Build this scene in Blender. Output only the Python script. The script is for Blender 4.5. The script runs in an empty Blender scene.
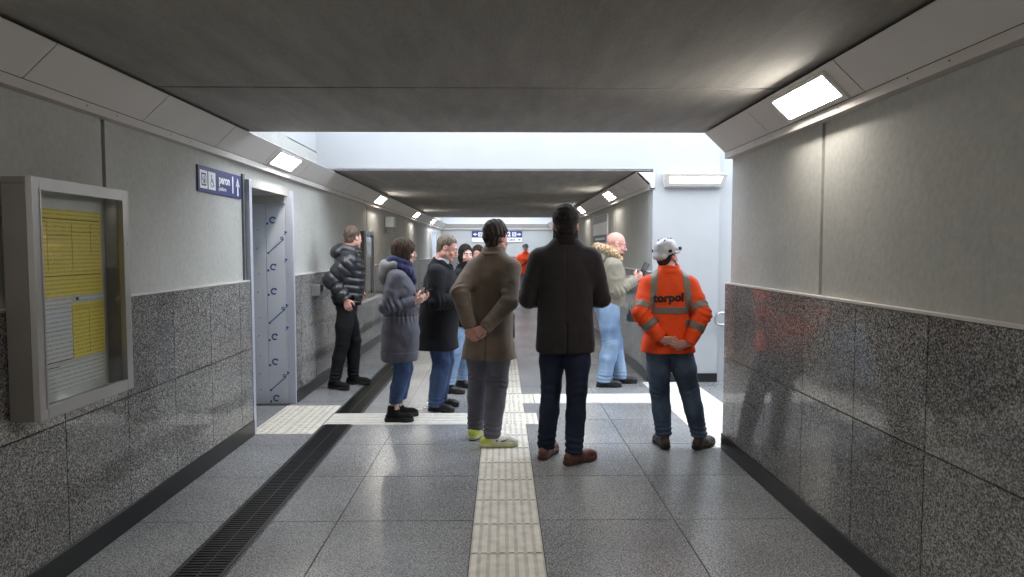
import bpy, bmesh, math, random
import numpy as np
from mathutils import Vector, Matrix
from mathutils.bvhtree import BVHTree
random.seed(7)
rng = np.random.default_rng(11)
SC = bpy.context.scene
COL = SC.collection
PI = math.pi

# ------------------------------------------------------------------ render look
SC.view_settings.view_transform = 'Standard'
SC.view_settings.look = 'None'
SC.view_settings.gamma = 1.0
SC.view_settings.use_curve_mapping = False
SC.view_settings.exposure = 0.64
SC.cycles.use_denoising = True
SC.cycles.max_bounces = 10
SC.cycles.diffuse_bounces = 7
SC.cycles.glossy_bounces = 4
SC.cycles.sample_clamp_indirect = 6.0
SC.cycles.caustics_reflective = False
SC.cycles.caustics_refractive = False

def srgb(r, g, b):
    f = lambda c: (c / 255 / 12.92) if c / 255 <= 0.04045 else ((c / 255 + 0.055) / 1.055) ** 2.4
    return (f(r), f(g), f(b), 1.0)

# ------------------------------------------------------------------ materials
def new_mat(name):
    m = bpy.data.materials.new(name); m.use_nodes = True
    nt = m.node_tree
    b = nt.nodes.get('Principled BSDF')
    return m, nt, b

def N(nt, t, **kw):
    n = nt.nodes.new(t)
    for k, v in kw.items():
        if hasattr(n, k): setattr(n, k, v)
        else: n.inputs[k].default_value = v
    return n

def ramp(nt, stops, interp='LINEAR'):
    r = nt.nodes.new('ShaderNodeValToRGB'); r.color_ramp.interpolation = interp
    e = r.color_ramp.elements
    while len(e) < len(stops): e.new(0.5)
    for q, (p, c) in zip(e, stops): q.position = p; q.color = c
    return r

def grey(v): return (v, v, v, 1)

def plain(name, col, rough=0.6, metal=0.0, var=0.12, scale=9.0, bump=0.0, bscale=60.0, coat=0.0, sheen=0.0, spec=0.5, stretch=None):
    """a surface of one colour with slight procedural mottling and optional bump"""
    m, nt, b = new_mat(name)
    tc = N(nt, 'ShaderNodeTexCoord')
    src = tc.outputs['Object']
    if stretch:
        mp = N(nt, 'ShaderNodeMapping'); mp.inputs['Scale'].default_value = stretch
        nt.links.new(src, mp.inputs['Vector']); src = mp.outputs['Vector']
    nz = N(nt, 'ShaderNodeTexNoise'); nz.inputs['Scale'].default_value = scale; nz.inputs['Detail'].default_value = 5
    nt.links.new(src, nz.inputs['Vector'])
    lo = tuple(c * (1 - var) for c in col[:3]) + (1,); hi = tuple(min(1, c * (1 + var)) for c in col[:3]) + (1,)
    r = ramp(nt, [(0.3, lo), (0.7, hi)])
    nt.links.new(nz.outputs['Fac'], r.inputs['Fac']); nt.links.new(r.outputs['Color'], b.inputs['Base Color'])
    b.inputs['Roughness'].default_value = rough; b.inputs['Metallic'].default_value = metal
    b.inputs['Coat Weight'].default_value = coat; b.inputs['Sheen Weight'].default_value = sheen
    b.inputs['Specular IOR Level'].default_value = spec
    if bump:
        n2 = N(nt, 'ShaderNodeTexNoise'); n2.inputs['Scale'].default_value = bscale; n2.inputs['Detail'].default_value = 3
        nt.links.new(src, n2.inputs['Vector'])
        bp = N(nt, 'ShaderNodeBump'); bp.inputs['Strength'].default_value = bump; bp.inputs['Distance'].default_value = 0.004
        nt.links.new(n2.outputs['Fac'], bp.inputs['Height']); nt.links.new(bp.outputs['Normal'], b.inputs['Normal'])
    return m

def granite(name, dark, mid, light, rough, scale=75, tilevar=0.12, spec=0.5, grain=0.75):
    m, nt, b = new_mat(name)
    tc = N(nt, 'ShaderNodeTexCoord')
    n1 = N(nt, 'ShaderNodeTexNoise'); n1.inputs['Scale'].default_value = scale; n1.inputs['Detail'].default_value = 4; n1.inputs['Roughness'].default_value = 0.7
    v1 = N(nt, 'ShaderNodeTexVoronoi'); v1.inputs['Scale'].default_value = scale * 1.25
    n2 = N(nt, 'ShaderNodeTexNoise'); n2.inputs['Scale'].default_value = 1.4; n2.inputs['Detail'].default_value = 4
    for n in (n1, v1, n2): nt.links.new(tc.outputs['Object'], n.inputs['Vector'])
    r1 = ramp(nt, [(0.42, dark), (0.5, mid), (0.58, light)])
    nt.links.new(n1.outputs['Fac'], r1.inputs['Fac'])
    bw = N(nt, 'ShaderNodeRGBToBW'); nt.links.new(v1.outputs['Color'], bw.inputs['Color'])
    r2 = ramp(nt, [(0.2, grey(0.3)), (0.45, grey(0.95)), (0.8, grey(1.5))]); nt.links.new(bw.outputs['Val'], r2.inputs['Fac'])
    mx = N(nt, 'ShaderNodeMixRGB', blend_type='MULTIPLY'); mx.inputs['Fac'].default_value = grain
    nt.links.new(r1.outputs['Color'], mx.inputs['Color1']); nt.links.new(r2.outputs['Color'], mx.inputs['Color2'])
    geo = N(nt, 'ShaderNodeNewGeometry')
    r3 = ramp(nt, [(0, grey(1 - tilevar)), (1, grey(1 + tilevar))]); nt.links.new(geo.outputs['Random Per Island'], r3.inputs['Fac'])
    m2 = N(nt, 'ShaderNodeMixRGB', blend_type='MULTIPLY'); m2.inputs['Fac'].default_value = 1
    nt.links.new(mx.outputs['Color'], m2.inputs['Color1']); nt.links.new(r3.outputs['Color'], m2.inputs['Color2'])
    r4 = ramp(nt, [(0.35, grey(0.86)), (0.65, grey(1.1))]); nt.links.new(n2.outputs['Fac'], r4.inputs['Fac'])
    m3 = N(nt, 'ShaderNodeMixRGB', blend_type='MULTIPLY'); m3.inputs['Fac'].default_value = 1
    nt.links.new(m2.outputs['Color'], m3.inputs['Color1']); nt.links.new(r4.outputs['Color'], m3.inputs['Color2'])
    nt.links.new(m3.outputs['Color'], b.inputs['Base Color'])
    rr = ramp(nt, [(0.2, grey(rough * 0.94)), (0.8, grey(rough * 1.06))]); nt.links.new(n2.outputs['Fac'], rr.inputs['Fac'])
    nt.links.new(rr.outputs['Color'], b.inputs['Roughness'])
    b.inputs['Specular IOR Level'].default_value = spec
    return m

def concrete(name, col, var=0.2, rough=0.8, streak=(1, 1, 1), bump=0.15, scale=2.2):
    m, nt, b = new_mat(name)
    tc = N(nt, 'ShaderNodeTexCoord'); mp = N(nt, 'ShaderNodeMapping'); mp.inputs['Scale'].default_value = streak
    mp.inputs['Rotation'].default_value = (0, 0, 0.35)
    nt.links.new(tc.outputs['Object'], mp.inputs['Vector'])
    a = N(nt, 'ShaderNodeTexNoise'); a.inputs['Scale'].default_value = scale; a.inputs['Detail'].default_value = 8; a.inputs['Roughness'].default_value = 0.62
    c = N(nt, 'ShaderNodeTexNoise'); c.inputs['Scale'].default_value = scale * 14; c.inputs['Detail'].default_value = 5
    nt.links.new(mp.outputs['Vector'], a.inputs['Vector']); nt.links.new(mp.outputs['Vector'], c.inputs['Vector'])
    lo = tuple(x * (1 - var) for x in col[:3]) + (1,); hi = tuple(x * (1 + var) for x in col[:3]) + (1,)
    r = ramp(nt, [(0.3, lo), (0.7, hi)]); nt.links.new(a.outputs['Fac'], r.inputs['Fac'])
    r2 = ramp(nt, [(0.3, grey(0.93)), (0.7, grey(1.07))]); nt.links.new(c.outputs['Fac'], r2.inputs['Fac'])
    mx = N(nt, 'ShaderNodeMixRGB', blend_type='MULTIPLY'); mx.inputs['Fac'].default_value = 1
    nt.links.new(r.outputs['Color'], mx.inputs['Color1']); nt.links.new(r2.outputs['Color'], mx.inputs['Color2'])
    nt.links.new(mx.outputs['Color'], b.inputs['Base Color'])
    b.inputs['Roughness'].default_value = rough; b.inputs['Specular IOR Level'].default_value = 0.3
    bp = N(nt, 'ShaderNodeBump'); bp.inputs['Strength'].default_value = bump; bp.inputs['Distance'].default_value = 0.01
    nt.links.new(c.outputs['Fac'], bp.inputs['Height']); nt.links.new(bp.outputs['Normal'], b.inputs['Normal'])
    return m

def emit(name, col, s):
    m, nt, b = new_mat(name)
    b.inputs['Base Color'].default_value = (0.9, 0.9, 0.88, 1)
    b.inputs['Emission Color'].default_value = col; b.inputs['Emission Strength'].default_value = s
    return m

M = {}
M['granite_wall'] = granite('polished_wall_granite', (0.085, 0.082, 0.078, 1), (0.225, 0.218, 0.208, 1), (0.43, 0.42, 0.405, 1), 0.075, 125, 0.12)
M['granite_floor'] = granite('floor_granite', grey(0.13), (0.245, 0.245, 0.247, 1), (0.40, 0.40, 0.40, 1), 0.26, 125, 0.07, 0.5, 0.6)
M['joint'] = plain('dark_joint', (0.04, 0.04, 0.04, 1), 0.9)
M['black_stone'] = plain('black_baseboard_stone', (0.012, 0.012, 0.013, 1), 0.28, var=0.4, scale=60)
M['wall_concrete'] = concrete('smooth_wall_concrete', srgb(178, 178, 173), 0.07, 0.75, (1, 1, 0.9))
M['ceil_concrete'] = concrete('ceiling_concrete', srgb(158, 155, 150), 0.16, 0.8, (3.0, 0.6, 1))
M['white_paint'] = plain('white_painted_wall', srgb(178, 180, 182), 0.6, var=0.03, scale=3, bump=0.05)
M['cladding'] = plain('cladding_panel', srgb(206, 202, 198), 0.5, var=0.04, scale=2)
M['cladding_strip'] = plain('cladding_strip', srgb(196, 190, 186), 0.5, var=0.05, scale=3)
M['screw'] = plain('screw_head', (0.05, 0.05, 0.05, 1), 0.5)
M['shadow_gap'] = plain('dark_backing', (0.015, 0.015, 0.015, 1), 0.9)
M['tactile'] = plain('cream_tactile_concrete', srgb(214, 208, 196), 0.62, var=0.13, scale=14, bump=0.2, bscale=120)
M['tactile_base'] = plain('darker_tactile_concrete', srgb(192, 186, 174), 0.75, var=0.18, scale=14)  # base plate between the ribs, a tone darker than the ribs
M['tactile_white'] = plain('white_tactile_concrete', srgb(226, 223, 214), 0.6, var=0.08, scale=10, bump=0.2, bscale=120)
M['cast_iron'] = plain('black_cast_iron', (0.014, 0.014, 0.015, 1), 0.45, 0.3, var=0.4, scale=40)
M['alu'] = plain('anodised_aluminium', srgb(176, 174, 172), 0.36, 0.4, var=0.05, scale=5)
M['alu_dark'] = plain('shaded_aluminium_side', srgb(112, 109, 106), 0.45, 0.3, var=0.06, scale=5)  # case sides' shade put into the colour; also the board's dark top band
M['lamp_frame'] = plain('lamp_frame', srgb(214, 212, 208), 0.45, 0.1, var=0.03)
M['steel'] = plain('brushed_steel', srgb(190, 190, 190), 0.3, 0.9, var=0.06, scale=30, stretch=(1, 1, 8))
M['film'] = plain('blue_grey_film_on_steel', srgb(198, 204, 214), 0.4, 0.0, var=0.06, scale=5)
M['film_print'] = plain('blue_film_print', srgb(44, 84, 140), 0.5)
M['navy'] = plain('navy_sign', srgb(36, 48, 112), 0.45, var=0.04)
M['white_print'] = plain('white_print', srgb(236, 238, 240), 0.5, var=0.02)
M['black_print'] = plain('black_print', (0.015, 0.015, 0.016, 1), 0.6)
M['portal'] = plain('portal_frame_metal', srgb(196, 200, 214), 0.4, 0.35, var=0.03)
M['seal'] = plain('dark_seal_strip', srgb(112, 116, 118), 0.6, 0.3)
M['pale_box'] = plain('pale_plastic', srgb(214, 218, 222), 0.45, var=0.02)
M['grey_plastic'] = plain('grey_plastic', srgb(120, 122, 124), 0.5, var=0.04)
M['lamp'] = emit('lamp_diffuser', (1.0, 0.94, 0.85, 1), 40.0)
M['wall_lamp'] = emit('wall_lamp_diffuser', (1.0, 0.86, 0.62, 1), 2.4)
gm, nt, b = new_mat('case_glass')
tr = N(nt, 'ShaderNodeBsdfTransparent'); tr.inputs['Color'].default_value = (0.98, 0.99, 0.985, 1)
gl = N(nt, 'ShaderNodeBsdfGlossy'); gl.inputs['Roughness'].default_value = 0.04
lw = N(nt, 'ShaderNodeLayerWeight'); lw.inputs['Blend'].default_value = 0.5
pw = N(nt, 'ShaderNodeMath', operation='POWER'); pw.inputs[1].default_value = 4.0; nt.links.new(lw.outputs['Facing'], pw.inputs[0])
fr = N(nt, 'ShaderNodeMath', operation='MULTIPLY_ADD'); fr.inputs[1].default_value = 0.6; fr.inputs[2].default_value = 0.05; nt.links.new(pw.outputs[0], fr.inputs[0])
mxs = N(nt, 'ShaderNodeMixShader'); nt.links.new(fr.outputs[0], mxs.inputs[0]); nt.links.new(tr.outputs[0], mxs.inputs[1]); nt.links.new(gl.outputs[0], mxs.inputs[2])
nt.links.new(mxs.outputs[0], nt.nodes['Material Output'].inputs['Surface'])
M['glass'] = gm

def paper(name, base, ink, lines=170.0, seed=0.0, amount=0.55):
    """printed sheet: rows of tiny procedural print in columns"""
    m, nt, b = new_mat(name)
    tc = N(nt, 'ShaderNodeTexCoord'); mp = N(nt, 'ShaderNodeMapping'); mp.inputs['Location'].default_value = (seed, seed, seed)
    nt.links.new(tc.outputs['Object'], mp.inputs['Vector'])
    sep = N(nt, 'ShaderNodeSeparateXYZ'); nt.links.new(mp.outputs['Vector'], sep.inputs['Vector'])
    wv = N(nt, 'ShaderNodeMath', operation='MULTIPLY'); wv.inputs[1].default_value = lines * 2; nt.links.new(sep.outputs['Z'], wv.inputs[0])
    sn = N(nt, 'ShaderNodeMath', operation='SINE'); nt.links.new(wv.outputs[0], sn.inputs[0])
    nz = N(nt, 'ShaderNodeTexNoise'); nz.inputs['Scale'].default_value = 60; nz.inputs['Detail'].default_value = 3
    mp2 = N(nt, 'ShaderNodeMapping'); mp2.inputs['Scale'].default_value = (1, 2.5, 3); nt.links.new(mp.outputs['Vector'], mp2.inputs['Vector'])
    nt.links.new(mp2.outputs['Vector'], nz.inputs['Vector'])
    g1 = N(nt, 'ShaderNodeMath', operation='GREATER_THAN'); g1.inputs[1].default_value = 0.1; nt.links.new(sn.outputs[0], g1.inputs[0])
    g2 = N(nt, 'ShaderNodeMath', operation='GREATER_THAN'); g2.inputs[1].default_value = 0.5; nt.links.new(nz.outputs['Fac'], g2.inputs[0])
    ml = N(nt, 'ShaderNodeMath', operation='MULTIPLY'); nt.links.new(g1.outputs[0], ml.inputs[0]); nt.links.new(g2.outputs[0], ml.inputs[1])
    m2 = N(nt, 'ShaderNodeMath', operation='MULTIPLY'); m2.inputs[1].default_value = amount; nt.links.new(ml.outputs[0], m2.inputs[0])
    mx = N(nt, 'ShaderNodeMixRGB'); mx.inputs['Color1'].default_value = base; mx.inputs['Color2'].default_value = ink
    nt.links.new(m2.outputs[0], mx.inputs['Fac']); nt.links.new(mx.outputs['Color'], b.inputs['Base Color'])
    b.inputs['Roughness'].default_value = 0.7
    return m
M['yellow_paper'] = paper('yellow_printed_paper', srgb(248, 226, 96), srgb(110, 98, 50), 160, 0.3)
M['white_paper'] = paper('white_printed_paper', srgb(228, 228, 226), srgb(90, 90, 90), 150, 1.7)
M['blank_paper'] = plain('back_board_paper', srgb(214, 216, 212), 0.7, var=0.05)

# ------------------------------------------------------------------ mesh building
class MB:
    def __init__(s): s.v = []; s.f = []; s.m = []
    def face(s, pts, mi=0):
        k = len(s.v); s.v += [tuple(p) for p in pts]; s.f.append(tuple(range(k, k + len(pts)))); s.m.append(mi)
    def box(s, x0, x1, y0, y1, z0, z1, mi=0, skip=''):
        k = len(s.v)
        s.v += [(x0, y0, z0), (x1, y0, z0), (x1, y1, z0), (x0, y1, z0), (x0, y0, z1), (x1, y0, z1), (x1, y1, z1), (x0, y1, z1)]
        F = {'b': (3, 2, 1, 0), 't': (4, 5, 6, 7), 's': (0, 1, 5, 4), 'e': (1, 2, 6, 5), 'n': (2, 3, 7, 6), 'w': (3, 0, 4, 7)}
        for q, f in F.items():
            if q not in skip: s.f.append(tuple(k + i for i in f)); s.m.append(mi)
    def prism(s, poly, axis, a0, a1, mi=0):
        """extrude a 2-D polygon along an axis: y -> poly is (x,z); x -> (y,z); z -> (x,y)"""
        def P(u, w, a): return {'y': (u, a, w), 'x': (a, u, w), 'z': (u, w, a)}[axis]
        k = len(s.v); n = len(poly)
        s.v += [P(u, w, a0) for u, w in poly] + [P(u, w, a1) for u, w in poly]
        for i in range(n):
            j = (i + 1) % n; s.f.append((k + i, k + j, k + n + j, k + n + i)); s.m.append(mi)
        s.f.append(tuple(k + i for i in range(n))[::-1]); s.m.append(mi)
        s.f.append(tuple(k + n + i for i in range(n))); s.m.append(mi)
    def tube(s, pts, r, seg=10, mi=0, caps=True):
        pts = [Vector(p) for p in pts]; k = len(s.v); n = len(pts)
        up = Vector((0, 0, 1))
        for i, p in enumerate(pts):
            t = (pts[min(i + 1, n - 1)] - pts[max(i - 1, 0)]).normalized()
            a = t.cross(up) if abs(t.dot(up)) < 0.95 else t.cross(Vector((1, 0, 0)))
            a.normalize(); b = t.cross(a)
            rr = r[i] if isinstance(r, (list, tuple)) else r
            for j in range(seg):
                q = 2 * PI * j / seg; s.v.append(tuple(p + (a * math.cos(q) + b * math.sin(q)) * rr))
        for i in range(n - 1):
            for j in range(seg):
                j2 = (j + 1) % seg
                s.f.append((k + i * seg + j, k + i * seg + j2, k + (i + 1) * seg + j2, k + (i + 1) * seg + j)); s.m.append(mi)
        if caps:
            s.f.append(tuple(k + j for j in range(seg))[::-1]); s.m.append(mi)
            s.f.append(tuple(k + (n - 1) * seg + j for j in range(seg))); s.m.append(mi)
    def build(s, name, mats, parent=None, bevel=0.0, smooth=False, origin=None):
        if not isinstance(mats, (list, tuple)): mats = [mats]
        v = np.array(s.v, float)
        if origin is None:
            origin = np.array([(v[:, 0].min() + v[:, 0].max()) / 2, (v[:, 1].min() + v[:, 1].max()) / 2, v[:, 2].min()])
        origin = np.array(origin, float)
        me = bpy.data.meshes.new(name); me.from_pydata((v - origin).tolist(), [], s.f)
        for q in mats: me.materials.append(q)
        me.polygons.foreach_set('material_index', s.m)
        bm = bmesh.new(); bm.from_mesh(me); bmesh.ops.recalc_face_normals(bm, faces=bm.faces); bm.to_mesh(me); bm.free()
        if smooth: me.polygons.foreach_set('use_smooth', [True] * len(me.polygons))
        o = bpy.data.objects.new(name, me); COL.objects.link(o)
        place(o, origin, parent)
        if bevel:
            bv = o.modifiers.new('bevel', 'BEVEL'); bv.width = bevel; bv.segments = 2; bv.limit_method = 'ANGLE'
        return o

WORLD = {}
def place(o, origin, parent=None):
    WORLD[o.name] = Vector(origin)
    if parent is not None:
        o.parent = parent; o.location = Vector(origin) - WORLD[parent.name]
    else: o.location = Vector(origin)

def tag(o, label, cat, group=None, kind=None):
    o['label'] = label; o['category'] = cat
    if group: o['group'] = group
    if kind: o['kind'] = kind
    return o

def struct(o, label=None):
    o['kind'] = 'structure'
    if label: o['label'] = label
    return o

def empty(name, loc):
    o = bpy.data.objects.new(name, None); COL.objects.link(o); o.empty_display_size = 0.1
    place(o, loc); return o

def text_mb(body, size, bold=0.0, spacing=1.0):
    """text as flat polygons in (u, v), centred; returns verts, faces"""
    cu = bpy.data.curves.new('t', 'FONT'); cu.body = body; cu.size = size; cu.offset = bold; cu.space_character = spacing
    cu.align_x = 'CENTER'; cu.align_y = 'CENTER'; cu.resolution_u = 3
    ob = bpy.data.objects.new('t', cu); COL.objects.link(ob)
    dg = bpy.context.evaluated_depsgraph_get(); me = bpy.data.meshes.new_from_object(ob.evaluated_get(dg))
    vs = [tuple(v.co[:2]) for v in me.vertices]; fs = [tuple(p.vertices) for p in me.polygons]
    bpy.data.objects.remove(ob); bpy.data.curves.remove(cu); bpy.data.meshes.remove(me)
    return vs, fs

def add_flat(mb, vs, fs, o, u, w, mi=0, thick=None):
    """lay 2-D polygons into the plane o + a*u + b*w"""
    k = len(mb.v); o = Vector(o); u = Vector(u); w = Vector(w)
    mb.v += [tuple(o + u * a + w * b) for a, b in vs]
    mb.f += [tuple(k + i for i in f) for f in fs]; mb.m += [mi] * len(fs)

def ring(n, r0, r1, a0=0, a1=2 * PI):
    vs = []; fs = []
    for i in range(n + 1):
        a = a0 + (a1 - a0) * i / n; vs += [(r0 * math.cos(a), r0 * math.sin(a)), (r1 * math.cos(a), r1 * math.sin(a))]
    for i in range(n): fs.append((2 * i, 2 * i + 1, 2 * i + 3, 2 * i + 2))
    return vs, fs
def disc(n, r, cx=0, cy=0):
    return [(cx + r * math.cos(2 * PI * i / n), cy + r * math.sin(2 * PI * i / n)) for i in range(n)], [tuple(range(n))]
def rect(x0, x1, y0, y1): return [(x0, y0), (x1, y0), (x1, y1), (x0, y1)], [(0, 1, 2, 3)]
def line(x0, y0, x1, y1, t):
    dx, dy = x1 - x0, y1 - y0; l = math.hypot(dx, dy); nx, ny = -dy / l * t / 2, dx / l * t / 2
    return [(x0 + nx, y0 + ny), (x0 - nx, y0 - ny), (x1 - nx, y1 - ny), (x1 + nx, y1 + ny)], [(0, 1, 2, 3)]
def arrow(dx, dy, l, t, hd):
    """arrow centred on 0 pointing along (dx,dy)"""
    px, py = -dy, dx; h = l / 2
    P = lambda a, b: (a * dx + b * px, a * dy + b * py)
    vs = [P(-h, t / 2), P(-h, -t / 2), P(h - hd * 0.6, -t / 2), P(h - hd * 0.6, t / 2), P(h - hd, -hd * 0.62), P(h, 0), P(h - hd, hd * 0.62)]
    return vs, [(0, 1, 2, 3), (4, 5, 3, 2) if False else (4, 5, 6)]
def shift(vf, du, dv): return [(a + du, b + dv) for a, b in vf[0]], vf[1]

# ------------------------------------------------------------------ dimensions of the underpass (m); the corridor runs along +Y
GL, GR = -2.145, 1.767        # granite faces
WL, WR = -2.19, 1.812         # upper wall faces
CEIL = 2.535
Y0, YA, YB, YC, YD = -9.0, 5.58, 8.25, 20.3, 25.0
RW = 5.44                     # end of the near right wall
GT, GM, BB = 1.34, 0.755, 0.13

def tiles(mb, plane, us, vs_, face, depth, gap=0.006, mi=0):
    """grid of tile slabs; plane 'x' -> tiles on X=face with u=Y v=Z, 'y' -> on Y=face with u=X v=Z, 'z' -> u=X v=Y"""
    for a, b in zip(us[:-1], us[1:]):
        for c, d in zip(vs_[:-1], vs_[1:]):
            g = gap / 2
            lo, hi = sorted((face, face - depth))
            if plane == 'x': mb.box(lo, hi, a + g, b - g, c + g, d - g, mi)
            elif plane == 'y': mb.box(a + g, b - g, lo, hi, c + g, d - g, mi)
            else: mb.box(a + g, b - g, c + g, d - g, lo, hi, mi)

def steps(a, b, start, st):
    r = [a]; k = math.ceil((a - start) / st + 1e-6)
    while start + k * st < b - 0.05:
        if start + k * st > a + 0.05: r.append(start + k * st)
        k += 1
    r.append(b); return r

# ---- floor
mb = MB()
mb.box(-2.3, 1.95, Y0, YD + 0.3, -0.12, -0.004, 1)
mb.box(1.95, 4.9, RW - 0.2, YB + 0.5, -0.12, -0.004, 1)
mb.box(-3.2, -2.3, 5.7, 7.3, -0.12, -0.004, 1)
ys = steps(Y0, YD, 4.0, 0.8)
tiles(mb, 'z', [-2.2, -1.63], ys, 0.0, 0.003, 0.007)
tiles(mb, 'z', [-1.63, -1.36, -0.97, -0.17], ys, 0.0, 0.003, 0.007)
tiles(mb, 'z', [-0.17, 0.22], ys, 0.0, 0.003, 0.007)
tiles(mb, 'z', [0.22, 1.02, 1.82], ys, 0.0, 0.003, 0.007)
tiles(mb, 'z', [1.82, 2.6, 3.4], steps(RW, YB + 0.1, 4.0, 0.8), 0.0, 0.003, 0.005)
tiles(mb, 'z', [-3.0, -2.2], [5.9, 6.45, 7.03], 0.0, 0.003, 0.005)
struct(mb.build('floor', [M['granite_floor'], M['joint']]), 'grey speckled granite slab floor of the underpass')

# ---- walls: concrete above, granite tiles below, black stone baseboard
def wall_run(name, side, y0, y1, tile0, tst, joints, label, openings=()):
    face, gf = (WL, GL) if side == 'left' else (WR, GR)
    sgn = -1 if side == 'left' else 1
    mb = MB()
    cuts = [y0] + sorted(j for j in joints if y0 < j < y1) + [y1]
    for a, b in zip(cuts[:-1], cuts[1:]):
        ga = 0.0 if a == y0 else 0.018; gb = 0.0 if b == y1 else 0.018
        x = sorted((face, face + sgn * 0.25)); mb.box(x[0], x[1], a + ga, b - gb, GT - 0.02, 2.75, 0)
    x = sorted((face + sgn * 0.03, face + sgn * 0.2)); mb.box(x[0], x[1], y0, y1, 0, 2.7, 1)
    tiles(mb, 'x', steps(y0, y1, tile0, tst), [BB - 0.01, GM, GT - 0.012], gf, sgn * -1 * -0.03 * -1 if False else (-0.035 if side == 'left' else 0.035) * -1, 0.007, 2)
    x = sorted((gf - sgn * 0.001, face + sgn * 0.04)); mb.box(x[0], x[1], y0, y1, GT - 0.012, GT, 3)      # pale sill on the granite
    x = sorted((gf + sgn * 0.02, face + sgn * 0.04)); mb.box(x[0], x[1], y0, y1, 0, GT - 0.012, 1)
    o = mb.build(name, [M['wall_concrete'], M['seal'], M['granite_wall'], M['cladding']])
    struct(o, label)
    return o
def base_run(name, side, y0, y1):
    gf = GL if side == 'left' else GR; sgn = -1 if side == 'left' else 1
    mb = MB(); x = sorted((gf - sgn * 0.012, gf + sgn * 0.02)); mb.box(x[0], x[1], y0, y1, 0, BB)
    return struct(mb.build(name, M['black_stone'], bevel=0.002), 'black polished stone baseboard')

LY0, LY1, LZ = 5.97, 7.12, 2.145     # lift opening in the left wall
wall_run('wall_left_near', 'left', Y0, LY0 - 0.06, 5.09, 0.57, (3.86, -2.0), 'left wall, pale concrete over speckled granite, near the display case')
wall_run('wall_left_far', 'left', LY1 + 0.05, YD + 0.2, 5.09, 0.57, (11.25, 15.5), 'left wall beyond the lift opening')
mb = MB(); mb.box(WL - 0.018, WL, LY0 - 0.06, LY1 + 0.05, LZ + 0.05, 2.75); mb.box(WL - 0.018, WL, LY0, LY1, LZ, LZ + 0.05)
struct(mb.build('wall_left_above_lift', M['wall_concrete']), 'pale wall above the lift opening')
base_run('baseboard_left_near', 'left', Y0, LY0 - 0.06); base_run('baseboard_left_far', 'left', LY1 + 0.05, YD)
wall_run('wall_right_near', 'right', Y0, RW, 4.0, 0.59, (3.9, -2.0), 'right wall, concrete over polished speckled granite')
base_run('baseboard_right_near', 'right', Y0, RW)
wall_run('wall_right_far', 'right', YB + 0.012, YD + 0.2, 4.0, 0.59, (11.0, 14.0), 'right wall of the far passage')
base_run('baseboard_right_far', 'right', YB, YD)

# back of the near right wall = side wall of the stairs; the white wall facing us
mb = MB()
mb.box(WR + 0.255, 6.5, RW - 0.24, RW, 0, 3.7)
struct(mb.build('wall_right_stair', M['white_paint']), 'white side wall of the stairs')
mb = MB()
mb.box(1.80, 2.60, YB, YB + 0.25, 0, CEIL + 0.02)
mb.box(2.60, 6.5, YB + 0.05, YB + 0.3, 0, 3.75)
mb.box(WL - 0.25, 2.60, YB, YB + 0.25, CEIL + 0.02, 3.75)
struct(mb.build('wall_back', M['white_paint']), 'white daylit wall and skylight upstand behind the man in the orange jacket')
mb = MB(); mb.box(1.775, 2.60, YB - 0.014, YB + 0.01, 0, 0.105); mb.box(2.60, 2.9, YB + 0.055, YB + 0.08, 0, 0.105)
struct(mb.build('baseboard_back', M['black_stone'], bevel=0.002), 'black baseboard under the white wall')
# skylight upstands
mb = MB(); mb.box(-2.5, 6.5, YA - 0.3, YA, CEIL + 0.1, 3.75); struct(mb.build('wall_front', M['white_paint']), 'near upstand of the skylight')
mb = MB(); mb.box(-2.6, WL, YA, YB + 0.1, 2.74, 3.75); struct(mb.build('wall_left_skylight', M['white_paint']), 'left upstand of the skylight')
mb = MB()
for i in range(14): mb.box(2.95 + 0.3 * i, 3.27 + 0.3 * i + 0.0, RW, YB + 0.07, 0, 0.165 * (i + 1))
struct(mb.build('floor_stairs', M['granite_floor'], bevel=0.003), 'granite stairs rising to the platform')
# far end
mb = MB(); mb.box(-2.5, 2.1, YD, YD + 0.25, GT, 3.75, 0); mb.box(-2.5, 2.1, YC + 0.0, YC + 0.22, CEIL + 0.12, 3.75, 0)
tiles(mb, 'y', steps(-2.2, 1.8, 0.0, 0.6), [BB, GM, GT], YD - 0.04, -0.03, 0.004, 1); mb.box(-2.3, 1.9, YD - 0.02, YD + 0.1, 0, GT, 2)
struct(mb.build('wall_end', [M['white_paint'], M['granite_wall'], M['joint']]), 'pale far end wall of the underpass')
mb = MB(); mb.box(-2.2, 1.8, YD - 0.06, YD, 0, BB); struct(mb.build('baseboard_end', M['black_stone']))
for s, x0, x1 in (('left', -2.5, WL), ('right', WR, 2.1)):
    mb = MB(); mb.box(x0, x1, YC, YD + 0.2, 2.74, 3.75); struct(mb.build('wall_%s_end_skylight' % s, M['white_paint']))
mb = MB(); mb.box(-2.4, 2.1, Y0 - 0.2, Y0, 0, 2.8); struct(mb.build('wall_start', M['wall_concrete']))

# ---- ceilings: near slab in two pours with a joint; far slab
def ceiling(name, y0, y1, cuts, label):
    mb = MB(); e = [y0] + list(cuts) + [y1]
    for a, b in zip(e[:-1], e[1:]):
        mb.box(-2.45, 2.05, a + (0.013 if a != y0 else 0), b - (0.013 if b != y1 else 0), CEIL, CEIL + 0.3, 0)
    mb.box(-2.4, 2.0, y0 + 0.02, y1 - 0.02, CEIL + 0.04, CEIL + 0.28, 1)
    return struct(mb.build(name, [M['ceil_concrete'], M['joint']]), label)
ceiling('ceiling_near', Y0, YA, (-2.0, 4.06), 'bare grey concrete ceiling with one cross joint')
ceiling('ceiling_far', YB + 0.012, YC, (14.0,), 'grey concrete ceiling of the far passage')

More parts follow.
